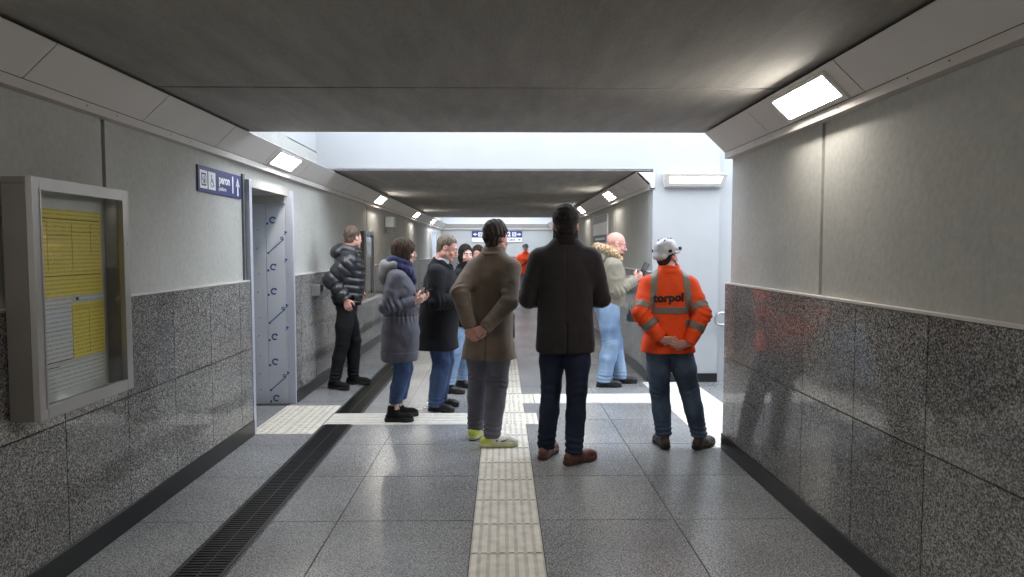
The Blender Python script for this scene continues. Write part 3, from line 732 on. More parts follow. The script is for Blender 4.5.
class Field:
    def __init__(s, lo, hi, h):
        s.h = h; s.lo = V3(lo); n = np.ceil((V3(hi) - s.lo) / h).astype(int) + 1
        s.ax = [s.lo[i] + h * np.arange(n[i]) for i in range(3)]
        s.d = np.full(n, 1.0, np.float32)
    def _blk(s, lo, hi):
        sl = []
        for i in range(3):
            a = int(np.clip(math.floor((lo[i] - s.lo[i]) / s.h), 0, s.d.shape[i] - 1)); b = int(np.clip(math.ceil((hi[i] - s.lo[i]) / s.h) + 1, a + 1, s.d.shape[i]))
            sl.append(slice(a, b))
        return tuple(sl), s.ax[0][sl[0]][:, None, None], s.ax[1][sl[1]][None, :, None], s.ax[2][sl[2]][None, None, :]
    def put(s, f, lo, hi, k=0.0, op='u'):
        pad = k + 3 * s.h
        sl, X, Y, Z = s._blk(V3(lo) - pad, V3(hi) + pad)
        dn = f(X, Y, Z); d = s.d[sl]
        if op == 's': dn = -dn
        sg = 1 if op == 'u' else -1          # union keeps the smaller, cutting keeps the larger
        if k > 0:
            hh = np.clip(0.5 + 0.5 * sg * (d - dn) / k, 0, 1)
            r = d * (1 - hh) + dn * hh - sg * k * hh * (1 - hh)
        else: r = np.minimum(d, dn) if sg == 1 else np.maximum(d, dn)
        s.d[sl] = r
        return s
    def cone(s, a, b, ra, rb, k=0.0, op='u', bulge=None, flat=None):
        a, b = V3(a), V3(b); ab = b - a; L2 = float(ab @ ab) + 1e-12; L = math.sqrt(L2)
        def f(X, Y, Z):
            px, py, pz = X - a[0], Y - a[1], Z - a[2]
            t = np.clip((px * ab[0] + py * ab[1] + pz * ab[2]) / L2, 0, 1)
            qx, qy, qz = px - t * ab[0], py - t * ab[1], pz - t * ab[2]
            r = ra + (rb - ra) * t
            if bulge: r = r + bulge[1] * (np.abs(np.sin(PI * t * L / bulge[0])) ** 0.6 - 0.6)
            if flat is not None:
                n, q = flat; w = (qx * n[0] + qy * n[1] + qz * n[2]) * (1 / q - 1)
                qx, qy, qz = qx + w * n[0], qy + w * n[1], qz + w * n[2]
                return (np.sqrt(qx * qx + qy * qy + qz * qz) - r) * (0.5 + q / 2)
            return np.sqrt(qx * qx + qy * qy + qz * qz) - r
        R = max(ra, rb) + (bulge[1] if bulge else 0)
        return s.put(f, np.minimum(a, b) - R, np.maximum(a, b) + R, k, op)
    def chain(s, pts, rs, k=0.0, op='u', **kw):
        for i in range(len(pts) - 1): s.cone(pts[i], pts[i + 1], rs[i], rs[i + 1], k, op, **kw)
        return s
    def ell(s, c, r, R=None, k=0.0, op='u'):
        c, r = V3(c), V3(r); R = np.eye(3) if R is None else R
        def f(X, Y, Z):
            px, py, pz = X - c[0], Y - c[1], Z - c[2]
            q = [(px * R[0, i] + py * R[1, i] + pz * R[2, i]) for i in range(3)]
            k0 = np.sqrt((q[0] / r[0]) ** 2 + (q[1] / r[1]) ** 2 + (q[2] / r[2]) ** 2)
            k1 = np.sqrt((q[0] / r[0] ** 2) ** 2 + (q[1] / r[1] ** 2) ** 2 + (q[2] / r[2] ** 2) ** 2) + 1e-9
            return k0 * (k0 - 1) / k1
        m = float(r.max()); return s.put(f, c - m, c + m, k, op)
    def box(s, c, hf, R=None, rd=0.0, k=0.0, op='u'):
        c, hf = V3(c), V3(hf); R = np.eye(3) if R is None else R
        def f(X, Y, Z):
            px, py, pz = X - c[0], Y - c[1], Z - c[2]
            q = [np.abs(px * R[0, i] + py * R[1, i] + pz * R[2, i]) - (hf[i] - rd) for i in range(3)]
            out = np.sqrt(sum(np.maximum(v, 0) ** 2 for v in q)); ins = np.minimum(np.maximum(np.maximum(q[0], q[1]), q[2]), 0)
            return out + ins - rd
        m = float(np.linalg.norm(hf)); return s.put(f, c - m, c + m, k, op)
    def loft(s, lv, n=2.3, k=0.0, op='u', bulge=None, round_=0.0, grow=0.0):
        """lv rows: z, cx, cy, rx, ry (rising z): stacked super-ellipses"""
        A = np.array(sorted(lv), float); z0, z1 = A[0, 0], A[-1, 0]
        def f(X, Y, Z):
            g = [np.interp(Z, A[:, 0], A[:, i]) for i in range(1, 5)]
            # smooth the piecewise profile a little
            for dz in (-0.02, 0.02):
                for i in range(4): g[i] = g[i] + np.interp(Z + dz, A[:, 0], A[:, i + 1])
            g = [q / 3 for q in g]
            rx, ry = g[2] + grow, g[3] + grow
            if bulge:
                w = bulge[1] * (np.abs(np.sin(PI * (Z + 0.02 * np.sin(9 * X + 2) + .01 * np.sin(14 * Y)) / bulge[0])) ** 0.6 - 0.6); rx = rx + w; ry = ry + w
            q = (np.abs((X - g[0]) / rx) ** n + np.abs((Y - g[1]) / ry) ** n) ** (1 / n)
            d = (q - 1) * np.minimum(rx, ry)
            e = np.maximum(z0 - Z, Z - z1) + 0 * d
            if round_:
                hh = np.clip(.5 + .5 * (d - e) / round_, 0, 1); return e * (1 - hh) + d * hh + round_ * hh * (1 - hh)
            return np.maximum(d, e)
        rx = np.abs(A[:, 1]).max() + A[:, 3].max() + grow + .02; ry = np.abs(A[:, 2]).max() + A[:, 4].max() + grow + .02
        return s.put(f, (-rx, -ry, z0), (rx, ry, z1), k, op)
    def plane(s, p, n, k=0.0):
        """cut away everything on the side the normal points to"""
        p, n = V3(p), unit(n)
        sl, X, Y, Z = s._blk(s.lo, s.lo + s.h * np.array(s.d.shape))
        dn = (X - p[0]) * n[0] + (Y - p[1]) * n[1] + (Z - p[2]) * n[2]
        if k:
            hh = np.clip(.5 - .5 * (s.d - dn) / k, 0, 1); s.d = (s.d * (1 - hh) + dn * hh + k * hh * (1 - hh)).astype(np.float32)
        else: s.d = np.maximum(s.d, dn).astype(np.float32)
        return s
    def local_plane(s, p, n, rad):
        """cut only inside a ball around p (sleeve ends, trouser hems)"""
        p, n = V3(p), unit(n); sl, X, Y, Z = s._blk(p - rad, p + rad)
        dx, dy, dz = X - p[0], Y - p[1], Z - p[2]
        dn = dx * n[0] + dy * n[1] + dz * n[2]; ins = (dx * dx + dy * dy + dz * dz) < rad * rad
        s.d[sl] = np.where(ins, np.maximum(s.d[sl], dn), s.d[sl]); return s
    def displace(s, fn, band=0.05):
        I = np.nonzero(np.abs(s.d) < band)
        if len(I[0]) == 0: return s
        P = np.stack([s.ax[i][I[i]] for i in range(3)], 1)
        s.d[I] += fn(P).astype(np.float32); return s
    def mesh(s):
        s.d[0] = s.d[-1] = 1; s.d[:, 0] = s.d[:, -1] = 1; s.d[:, :, 0] = s.d[:, :, -1] = 1
        return nets(s.d, s.lo, s.h)

def mesh_obj(name, P, Q, mat, parent=None, scale=1.0, smooth=True, relax=0):
    P = P * scale
    me = bpy.data.meshes.new(name)
    me.vertices.add(len(P)); me.vertices.foreach_set('co', np.ascontiguousarray(P, np.float32).ravel())
    k = Q.shape[1]
    me.loops.add(len(Q) * k); me.loops.foreach_set('vertex_index', np.ascontiguousarray(Q, np.int32).ravel())
    me.polygons.add(len(Q)); me.polygons.foreach_set('loop_start', np.arange(0, len(Q) * k, k, dtype=np.int32))
    me.polygons.foreach_set('use_smooth', np.ones(len(Q), bool))
    me.update(calc_edges=True)
    me.materials.append(mat)
    o = bpy.data.objects.new(name, me); COL.objects.link(o)
    if parent is not None: o.parent = parent
    return o

def vnormals(P, Q):
    n = np.cross(P[Q[:, 2]] - P[Q[:, 0]], P[Q[:, 3]] - P[Q[:, 1]]); vn = np.zeros_like(P)
    for i in range(4): np.add.at(vn, Q[:, i], n)
    return vn / (np.linalg.norm(vn, axis=1)[:, None] + 1e-12)

def patch(P, Q, vn, cond, off=0.002, thick=0.003):
    """a closed strip lying on a garment where cond(face centre, face normal) holds"""
    c = P[Q].mean(1); n = vn[Q].mean(1); m = cond(c, n)
    f = Q[m]
    if len(f) == 0: return None
    u, inv = np.unique(f, return_inverse=True); f = inv.reshape(-1, 4)
    a = P[u] + vn[u] * off; b = P[u] - vn[u] * thick; k = len(u)
    e = np.concatenate([f[:, [0, 1]], f[:, [1, 2]], f[:, [2, 3]], f[:, [3, 0]]])
    es = np.sort(e, 1); key = es[:, 0] * (k + 1) + es[:, 1]
    _, first, cnt = np.unique(key, return_index=True, return_counts=True); be = e[first[cnt == 1]]
    side = np.stack([be[:, 1], be[:, 0], be[:, 0] + k, be[:, 1] + k], 1)
    return np.concatenate([a, b]), np.concatenate([f, f[:, ::-1] + k, side])

def ik(root, tgt, l1, l2, pole):
    root, tgt = V3(root), V3(tgt); d = tgt - root; L = min(np.linalg.norm(d), (l1 + l2) * .9995); u = unit(d)
    a = (l1 * l1 - l2 * l2 + L * L) / (2 * L); hgt = math.sqrt(max(l1 * l1 - a * a, 0))
    p = V3(pole); p = unit(p - u * (p @ u)); return root + u * a + p * hgt, root + u * L

def folds(P, amp, seed=0, f=1.0):
    """soft random cloth folds, two octaves, sharper on the crests"""
    r = np.random.default_rng(seed); o = np.zeros(len(P))
    W = P + 0.03 * np.sin(P[:, [1, 2, 0]] * 11 + seed) + .012 * np.sin(P[:, [2, 0, 1]] * 27 + 2 * seed)
    for i in range(9):
        hi = i > 4; k = unit(r.normal(size=3) * (1, 1, .75)) * r.uniform(*((42, 85) if hi else (14, 42))) * f
        q = np.sin(W @ k + r.uniform(0, 6.3)); o += (.6 * q + .4 * (1 - 2 * np.abs(q))) * (.05 if hi else .17)
    return amp * o * 1.9
def ringfolds(P, c, axis, rad, amp, wl, seed=0):
    """creases around a joint"""
    c = V3(c); ax = unit(axis); q = P - c; d2 = (q * q).sum(1); r = np.random.default_rng(seed + 101)
    k1, k2, k3 = [unit(r.normal(size=3)) * f for f in (17, 31, 24)]
    ph = q @ ax * 2 * PI / (wl * 1.35) + 2.6 * np.sin(q @ k1 + seed) + 1.5 * np.sin(q @ k2 + 2 * seed)
    return amp * np.exp(-d2 / rad ** 2) * np.sin(ph) * (.55 + .75 * np.sin(q @ k3 + 1.7 * seed))

# ------------------------------------------------------------------ cloth, skin and hair materials
def cloth(name, col, rough=0.85, var=0.12, bump=0.25, bscale=220, sheen=0.0, scale=14, spec=0.25):
    return plain(name, col, rough, 0, var, scale, bump, bscale, sheen=sheen, spec=spec)
def denim(name, dark, light, scale=5):
    m, nt, b = new_mat(name); tc = N(nt, 'ShaderNodeTexCoord')
    mp = N(nt, 'ShaderNodeMapping'); mp.inputs['Scale'].default_value = (1, 1, .6); nt.links.new(tc.outputs['Object'], mp.inputs['Vector'])
    a = N(nt, 'ShaderNodeTexNoise'); a.inputs['Scale'].default_value = scale; a.inputs['Detail'].default_value = 6; nt.links.new(mp.outputs['Vector'], a.inputs['Vector'])
    r = ramp(nt, [(.35, dark), (.68, light)]); nt.links.new(a.outputs['Fac'], r.inputs['Fac']); nt.links.new(r.outputs['Color'], b.inputs['Base Color'])
    b.inputs['Roughness'].default_value = .85; b.inputs['Specular IOR Level'].default_value = .2
    n2 = N(nt, 'ShaderNodeTexNoise'); n2.inputs['Scale'].default_value = 300; nt.links.new(tc.outputs['Object'], n2.inputs['Vector'])
    bp = N(nt, 'ShaderNodeBump'); bp.inputs['Strength'].default_value = .2; bp.inputs['Distance'].default_value = .002
    nt.links.new(n2.outputs['Fac'], bp.inputs['Height']); nt.links.new(bp.outputs['Normal'], b.inputs['Normal']); return m
def skin(name, col):
    m = plain(name, col, .5, 0, .07, 18, .1, 150)
    b = m.node_tree.nodes['Principled BSDF']; b.inputs['Subsurface Weight'].default_value = .12; b.inputs['Subsurface Radius'].default_value = (.012, .005, .003); b.inputs['Subsurface Scale'].default_value = 1
    return m
def hairm(name, dark, light):
    m, nt, b = new_mat(name); tc = N(nt, 'ShaderNodeTexCoord')
    mp = N(nt, 'ShaderNodeMapping'); mp.inputs['Scale'].default_value = (1, 1, .25); nt.links.new(tc.outputs['Object'], mp.inputs['Vector'])
    a = N(nt, 'ShaderNodeTexNoise'); a.inputs['Scale'].default_value = 90; a.inputs['Detail'].default_value = 5; nt.links.new(mp.outputs['Vector'], a.inputs['Vector'])
    r = ramp(nt, [(.35, dark), (.7, light)]); nt.links.new(a.outputs['Fac'], r.inputs['Fac']); nt.links.new(r.outputs['Color'], b.inputs['Base Color'])
    b.inputs['Roughness'].default_value = .75; b.inputs['Specular IOR Level'].default_value = .25
    bp = N(nt, 'ShaderNodeBump'); bp.inputs['Strength'].default_value = .6; bp.inputs['Distance'].default_value = .004
    nt.links.new(a.outputs['Fac'], bp.inputs['Height']); nt.links.new(bp.outputs['Normal'], b.inputs['Normal']); return m

M['skin'] = skin('light_skin', srgb(200, 152, 134)); M['skin_pink'] = skin('pinkish_skin', srgb(212, 160, 146)); M['skin_pale'] = skin('pale_skin', srgb(214, 172, 156))
M['eye_white'] = plain('eye_white', srgb(225, 220, 215), .2, var=0); M['iris'] = plain('dark_iris', srgb(50, 38, 30), .15, var=0)
M['lip'] = plain('lip_skin', srgb(176, 104, 98), .45, var=.05)
M['hair_dark'] = hairm('dark_brown_hair', srgb(30, 25, 22), srgb(74, 64, 57)); M['hair_black'] = hairm('near_black_hair', srgb(18, 15, 14), srgb(44, 36, 34))
M['hair_brown'] = hairm('chestnut_hair', srgb(46, 35, 29), srgb(96, 75, 63)); M['hair_grey'] = hairm('short_grey_hair', srgb(78, 70, 62), srgb(142, 130, 118))
M['hair_fair'] = hairm('cropped_brown_hair', srgb(60, 50, 44), srgb(118, 100, 88)); M['beard'] = hairm('brown_beard', srgb(70, 48, 38), srgb(120, 84, 66))
M['puffer'] = plain('glossy_black_puffer', srgb(38, 38, 44), .36, 0, .2, 8, .15, 40, spec=.6)
M['puffer_in'] = cloth('black_knit', srgb(30, 30, 33)); M['black_jeans'] = denim('black_denim', srgb(20, 20, 22), srgb(38, 38, 41))
M['parka_grey'] = cloth('grey_parka_cloth', srgb(92, 92, 102), .7, .12, .2, 160); M['hood_grey'] = cloth('light_grey_hood', srgb(124, 123, 126), .75, .1)
M['scarf'] = cloth('navy_scarf_wool', srgb(42, 44, 78), .95, .22, .5, 120, .2); M['jeans_blue'] = denim('blue_denim', srgb(42, 58, 90), srgb(80, 100, 134))
M['coat_black'] = cloth('black_wool', srgb(25, 25, 29), .9, .12, .35, 180, .02); M['shirt'] = cloth('pale_blue_shirt', srgb(206, 214, 230), .8, .04)
M['coat_brown'] = cloth('brown_wool', srgb(114, 102, 91), .92, .1, .4, 180, .06); M['collar_black'] = cloth('black_collar_trim', srgb(22, 20, 22), .8)
M['trousers_grey'] = cloth('charcoal_cotton', srgb(98, 98, 108), .85, .1, .2, 150); M['jeans_navy'] = denim('navy_denim', srgb(24, 30, 46), srgb(46, 54, 74))
M['coat_dark'] = cloth('dark_brown_black_wool', srgb(41, 37, 39), .8, .12, .35, 180, .12); M['coat_collar'] = cloth('black_collar', srgb(30, 27, 29), .9)
M['leather_brown'] = plain('brown_leather', srgb(98, 58, 44), .42, var=.2, scale=20); M['leather_black'] = plain('black_leather', srgb(24, 23, 24), .45, var=.2, scale=20)
M['leather_dark'] = plain('worn_dark_brown_leather', srgb(62, 48, 42), .6, var=.25, scale=20)
M['sole_dark'] = plain('dark_rubber_sole', srgb(26, 24, 24), .7); M['sole_brown'] = plain('brown_sole', srgb(70, 44, 36), .6)
M['suede_black'] = cloth('black_suede', srgb(26, 24, 26), .95)
M['neon'] = plain('neon_yellow_knit', srgb(206, 214, 96), .7, var=.08); M['shoe_white'] = plain('white_knit', srgb(222, 222, 214), .7, var=.05); M['sole_neon'] = plain('pale_neon_foam', srgb(206, 208, 168), .6, var=.08)
M['olive'] = cloth('olive_parka', srgb(142, 136, 121), .75, .1, .2, 150); M['fur'] = hairm('beige_fur', srgb(150, 118, 84), srgb(236, 212, 176))
M['jeans_light'] = denim('light_blue_denim', srgb(96, 122, 158), srgb(158, 180, 206), 4); M['jeans_mid'] = denim('faded_dark_denim', srgb(44, 54, 72), srgb(92, 108, 130), 5)
M['orange'] = cloth('orange_hi_vis', srgb(242, 82, 34), .7, .06, .15, 120); M['reflective'] = plain('grey_reflective_tape', srgb(128, 118, 110), .5, .2, .06, 30)
M['helmet'] = plain('white_helmet_shell', srgb(192, 193, 202), .35, var=.03, coat=.3); M['cap_dark'] = plain('dark_helmet', srgb(60, 66, 78), .5)
M['gunmetal'] = plain('spectacle_metal', srgb(46, 44, 46), .3, .5, var=0); M['phone'] = plain('black_phone', srgb(22, 22, 25), .2, var=0)
M['clear'] = M['glass']

# ------------------------------------------------------------------ a person in base units (1.80 m tall, facing +Y, feet at z = 0)
class Person:
    def __init__(s, name, X, Y, facing, H, label, feet, hands, head=(0, .03, 0), head_yaw=0, head_pitch=0, lean=(0, 0), skin='skin', hip=(0, 0), elbow=None,
                 fem=False, bulk=1.0, res=0.005, hand_dirs=None, curl=(.5, .5), world=True, sw=None, sh_yaw=0, jaw=1.0, hs=1.0, z=0.0):
        """feet: ((x,y,yaw),(x,y,yaw)) left,right ; hands: wrist points left,right; world coordinates when world=True"""
        s.s = H / 1.8; s.X, s.Y, s.ph = X, Y, math.radians(facing); s.skin = M[skin]
        R = rotz(-s.ph)
        def L(p):
            p = V3(p)
            q = R @ np.array([p[0] - X, p[1] - Y, p[2]]); return q / s.s
        s.L = L
        T = L if world else V3
        s.feet = []
        for (fx, fy, yaw) in feet:
            q = T((fx, fy, 0)); s.feet.append((q[0], q[1], math.radians(yaw) - (s.ph if world else 0)))
        s.hip_c = V3((hip[0], hip[1], .93)); w = .088 if not fem else .085
        s.hips = [s.hip_c + (-w, 0, -.01), s.hip_c + (w, 0, -.01)]
        s.lean = V3((lean[0], lean[1], 0))
        sw = sw or (.178 if not fem else .158) * (1 + (bulk - 1) * .5)
        ry = rotz(math.radians(sh_yaw))
        s.shs = [s.hip_c * (1, 1, 0) + s.lean + ry @ V3((-sw, -.012, 0)) + (0, 0, 1.42), s.hip_c * (1, 1, 0) + s.lean + ry @ V3((sw, -.012, 0)) + (0, 0, 1.42)]
        s.neck = s.hip_c * (1, 1, 0) + s.lean + V3((0, -.02, 1.52))
        s.legs = []
        for hp, (fx, fy, yaw) in zip(s.hips, s.feet):
            fw = np.array([-math.sin(yaw), math.cos(yaw), 0]); ank = V3((fx, fy, .085)) - fw * .0
            kn, ank = ik(hp, ank, .425, .42, fw * .7 + V3((0, 1, 0)) * .5)
            s.legs.append((hp, kn, ank))
        s.arms = []
        for i, (sh, hd) in enumerate(zip(s.shs, hands)):
            sd = -1 if i == 0 else 1
            pole = elbow[i] if elbow else (sd * .5, -1, -.3)
            if world and elbow: pole = R @ V3(pole)
            el, wr = ik(sh, T(hd), .295, .265, pole)
            s.arms.append((sh, el, wr))
        s.hs = hs; s.z = z; s.px, s.py = X * .985, Y * .985; s.hand_dirs = hand_dirs; s.curl = curl; s.world = world
        s.head_c = s.neck + V3(head) + (0, .0, .165); s.HR = rotz(math.radians(head_yaw)) @ rotx(math.radians(-head_pitch))
        s.fem, s.bulk, s.res, s.jaw = fem, bulk, res, jaw
        s.name = name; s.label = label
        s.body()
    def hp(s, p): return s.head_c + s.HR @ V3(p) * s.hs
    def rs(s, r): return tuple(V3(r) * s.hs)
    def bounds(s, m=.12):
        P = np.array([q for l in s.legs + s.arms for q in l] + [s.head_c, s.neck]); lo, hi = P.min(0) - m - .03, P.max(0) + m + .03
        hi[2] = s.head_c[2] + .17; lo[2] = -.02; return lo, hi
    def body(s):
        lo, hi = s.bounds(.16); g = Field(lo, hi, s.res); b = s.bulk; c = s.hip_c; o = c * (1, 1, 0); ln = s.lean
        T = lambda z, rx, ry, cy=0: (z, o[0] + ln[0] * np.clip((z - .95) / .5, 0, 1), o[1] + cy + ln[1] * np.clip((z - .95) / .5, 0, 1), rx * b, ry * b)
        if s.fem: lv = [T(.84, .10, .08), T(.92, .155, .105), T(1.02, .13, .09), T(1.12, .12, .085), T(1.3, .13, .1, .01), T(1.40, .115, .075), T(1.46, .07, .058, -.02), T(1.53, .055, .055, -.02)]
        else: lv = [T(.84, .10, .085), T(.92, .155, .105), T(1.02, .145, .1), T(1.12, .145, .1), T(1.3, .16, .11, .01), T(1.40, .135, .085), T(1.46, .075, .06, -.02), T(1.53, .06, .06, -.02)]
        g.loft(lv, 2.3, .03)
        for i, (h, k, a) in enumerate(s.legs):
            g.cone(h, k, .075, .052, .03); g.cone(k, a, .05, .034, .02)
            g.ell(k * .65 + a * .35 + unit(np.cross(a - k, (1, 0, 0))) * 0 + (0, -.012, 0), (.045, .05, .12), None, .03)
            yaw = s.feet[i][2]; Rf = rotz(yaw); f0 = V3((s.feet[i][0], s.feet[i][1], 0))
            g.cone(f0 + Rf @ V3((0, -.03, .045)), f0 + Rf @ V3((0, .13, .035)), .032, .028, .03)
        for i, (sh, e, w) in enumerate(s.arms):
            g.cone(sh + (0, 0, -.02), e, .044 * b, .037, .03); g.cone(e, w, .037, .025, .015); s.hand(g, i, w, unit(w - e))
        s.headfield(g)
        P, Q = g.mesh()
        o = mesh_obj('person', P, Q, s.skin, None, s.s)
        o.location = (s.px, s.py, s.z); o.rotation_euler = (0, 0, s.ph)
        tag(o, s.label, 'person'); s.root = o
        if s.res < .007: s.face_parts()
    def hand(s, g, i, w, d):
        hd = s.hand_dirs[i] if s.hand_dirs else None
        if hd:
            f, n = V3(hd[0]), V3(hd[1])
            if s.world: f, n = rotz(-s.ph) @ f, rotz(-s.ph) @ n
            f = unit(f); n = unit(n - f * (n @ f))
        else:
            f = d; n = V3((1 if i == 0 else -1, 0, 0)); n = unit(n - f * (n @ f))
        t = np.cross(f, n) * (1 if i == 1 else -1); c = s.curl[i]
        K = []
        for j, (off, ln, rr, kd) in enumerate(((.029, .074, .0092, .086), (.0095, .083, .0094, .09), (-.0105, .077, .009, .087), (-.029, .060, .0082, .078))):
            k0 = w + f * kd + t * off; g.cone(w + t * off * .45 + f * .012, k0, .016, .0125, .012, flat=(n, .85))
            p = k0; ang = 0
            for seg, da in ((.44, .7), (.31, .95), (.25, .6)):
                ang += c * da + .06; q = p + (f * math.cos(ang) + n * math.sin(ang) + t * off * .35) * ln * seg
                r1 = rr * (.95 if seg > .4 else .88 if seg > .3 else .78); g.cone(p, q, rr, r1, .0035); rr = r1; p = q
            s_tip = p
        b0 = w + f * .022 + t * .022 + n * .006; b1 = b0 + unit(f * .62 + t * .72 + n * .32) * .046
        b2 = b1 + unit(f * .85 + t * .35 + n * (.25 + c * .5)) * .032; b3 = b2 + unit(f * .8 + t * .1 + n * (.3 + c * .7)) * .026
        g.chain([b0, b1, b2, b3], [.016, .0125, .0105, .0085], .006)
        s.__dict__.setdefault('grip', {})[i] = (w, f, n, t)
    def headfield(s, g):
        E = lambda c, r, k=.012, op='u', Rl=None: g.ell(s.hp(c), s.rs(r), s.HR if Rl is None else s.HR @ Rl, k, op)
        C = lambda a, b, ra, rb, k=.012, op='u': g.cone(s.hp(a), s.hp(b), ra * s.hs, rb * s.hs, k, op)
        fm = .93 if s.fem else 1.0; j = s.jaw * (0.9 if s.fem else 1)
        g.chain([s.neck + (0, -.005, -.06), s.neck + (0, 0, .02), s.hp((0, -.022, -.045))], [.066 * fm, .058 * fm, .056 * fm * s.hs], .02)
        E((0, -.014, .034), (.0745, .096, .083), .01); E((0, .026, -.028), (.061, .066, .083), .03)
        C((-.043 * j, .008, -.062), (-.014, .07, -.098), .026 * j, .02, .025); C((.043 * j, .008, -.062), (.014, .07, -.098), .026 * j, .02, .025)
        E((0, .078, -.1), (.02, .016, .017), .015)
        C((-.034, .08, .02), (.034, .08, .02), .011, .011, .016)
        for x in (-1, 1):
            E((x * .031, .098, -.002), (.018, .014, .011), .012, 's'); E((x * .031, .0795, -.002), (.0125, .0125, .0115), .002)
            E((x * .04, .066, -.038), (.022, .02, .018), .02)
            E((x * .074, -.012, -.008), (.009, .019, .031), .006, Rl=rotz(x * -.35) @ rotx(.15)); E((x * .0835, -.008, -.004), (.006, .009, .017), .004, 's', Rl=rotz(x * -.35))
            E((x * .012, .1, -.041), (.0085, .01, .008), .006)
        C((0, .09, .006), (0, .113, -.034), .0085, .0125, .011)
        C((-.018, .09, -.064), (.018, .09, -.064), .0075, .0075, .008); C((-.015, .09, -.076), (.015, .09, -.076), .0085, .0085, .008)
        C((-.02, .103, -.07), (.02, .103, -.07), .0025, .0025, .004, 's')
    def part(s, name, g, mat, parent=None, label=None):
        P, Q = g.mesh() if isinstance(g, Field) else g
        o = mesh_obj(name, P, Q, M[mat] if isinstance(mat, str) else mat, parent or s.root, s.s)
        if label: o['label'] = label
        return o
    def head_box(s, m=.19): return s.head_c - m, s.head_c + m
    def face_parts(s):
        for x in (-1, 1):
            mb = Field(s.hp((x * .031, .088, -.002)) - .02, s.hp((x * .031, .088, -.002)) + .02, .0015)
            mb.ell(s.hp((x * .031, .0805, -.002)), s.rs((.0128, .0128, .0105)), s.HR); s.part('eye', mb, 'eye_white')
            mb = Field(s.hp((x * .031, .092, -.002)) - .012, s.hp((x * .031, .092, -.002)) + .012, .0012)
            mb.ell(s.hp((x * .031, .0915, -.002)), (.0055, .003, .0055), s.HR); s.part('iris', mb, 'iris')
        g = Field(s.hp((0, .095, -.07)) - .04, s.hp((0, .095, -.07)) + .04, .002)
        for z, r in ((-.0645, .0062), (-.0755, .0072)): g.cone(s.hp((-.017, .0935, z)), s.hp((.017, .0935, z)), r, r, .002)
        s.part('lips', g, 'lip')
    def brows(s, mat):
        for x in (-1, 1):
            g = Field(s.hp((x * .032, .09, .022)) - .03, s.hp((x * .032, .09, .022)) + .03, .002)
            g.chain([s.hp((x * .014, .0935, .018)), s.hp((x * .032, .0915, .024)), s.hp((x * .05, .078, .018))], [.004, .0045, .003], .002); s.part('eyebrow', g, mat)
    def hair(s, mat, t=.008, top=.012, nape=-.075, front=.062, side=-.02, rough=.003, seed=1, beard=None, back=0.0, res=.004, fade=.007):
        """short hair: an inflated skull cut along a hairline"""
        lo, hi = s.head_box(.16); g = Field(lo, hi, res)
        g.ell(s.hp((0, -.016 - back * .5, .036 + top * .3)), s.rs((.0745 + t, .096 + t + back, .083 + t + top)), s.HR)
        g.ell(s.hp((0, -.05 - back * .3, -.03)), s.rs((.058 + t, .052 + t, .062 + t)), s.HR, .02)
        HRi = s.HR.T; hc = s.head_c
        def cut(P):
            q = (P - hc) @ HRi.T / s.hs
            x, y, z = q[:, 0], q[:, 1], q[:, 2]
            zl = np.interp(y, [-.11, -.055, -.03, -.005, .012, .03, .05, .1], [nape, nape, -.05, side + .035, side, .035, front - .012, front])
            return (zl - z)
        I = np.nonzero(np.abs(g.d) < .05); Pq = np.stack([g.ax[i][I[i]] for i in range(3)], 1)
        v = cut(Pq) * .8; r = np.random.default_rng(seed)
        q = (Pq - hc) @ HRi.T
        ns = np.zeros(len(Pq))
        for _ in range(6): ns += np.sin(q @ (unit(r.normal(size=3)) * r.uniform(60, 190)) + r.uniform(0, 6)) / 6
        g.d[I] = np.maximum(g.d[I] + rough * 2 * ns + fade * np.clip((.03 - q[:, 2]) / .09, 0, 1), v + ns * .004)
        J = np.nonzero(g.d > .049); g.d[J] = np.maximum(g.d[J], .049)
        # everything deep inside must also honour the cut
        K = np.nonzero(g.d < -.045)
        if len(K[0]):
            Pk = np.stack([g.ax[i][K[i]] for i in range(3)], 1); g.d[K] = np.maximum(g.d[K], cut(Pk) * .8)
        return s.part('hair', g, mat)
    def eyes_glasses(s, mat='gunmetal'):
        mb = MB(); P = lambda *q: tuple(s.hp(q) * s.s)
        for x in (-1, 1):
            mb.tube([P(x * .031 + .023 * math.cos(a), .1 - .004 * abs(math.cos(a)), -.004 + .017 * math.sin(a)) for a in np.linspace(0, 2 * PI, 21)], .0014, 6, caps=False)
            mb.tube([P(x * .054, .096, .004), P(x * .072, .06, .006), P(x * .0815, .0, .006), P(x * .082, -.02, -.006)], .0016, 6)
        mb.tube([P(-.009, .102, .0), P(0, .106, .002), P(.009, .102, .0)], .0014, 6)
        o = mb.build('spectacles', M[mat], origin=(0, 0, 0)); o.parent = s.root; o.location = (0, 0, 0); return o
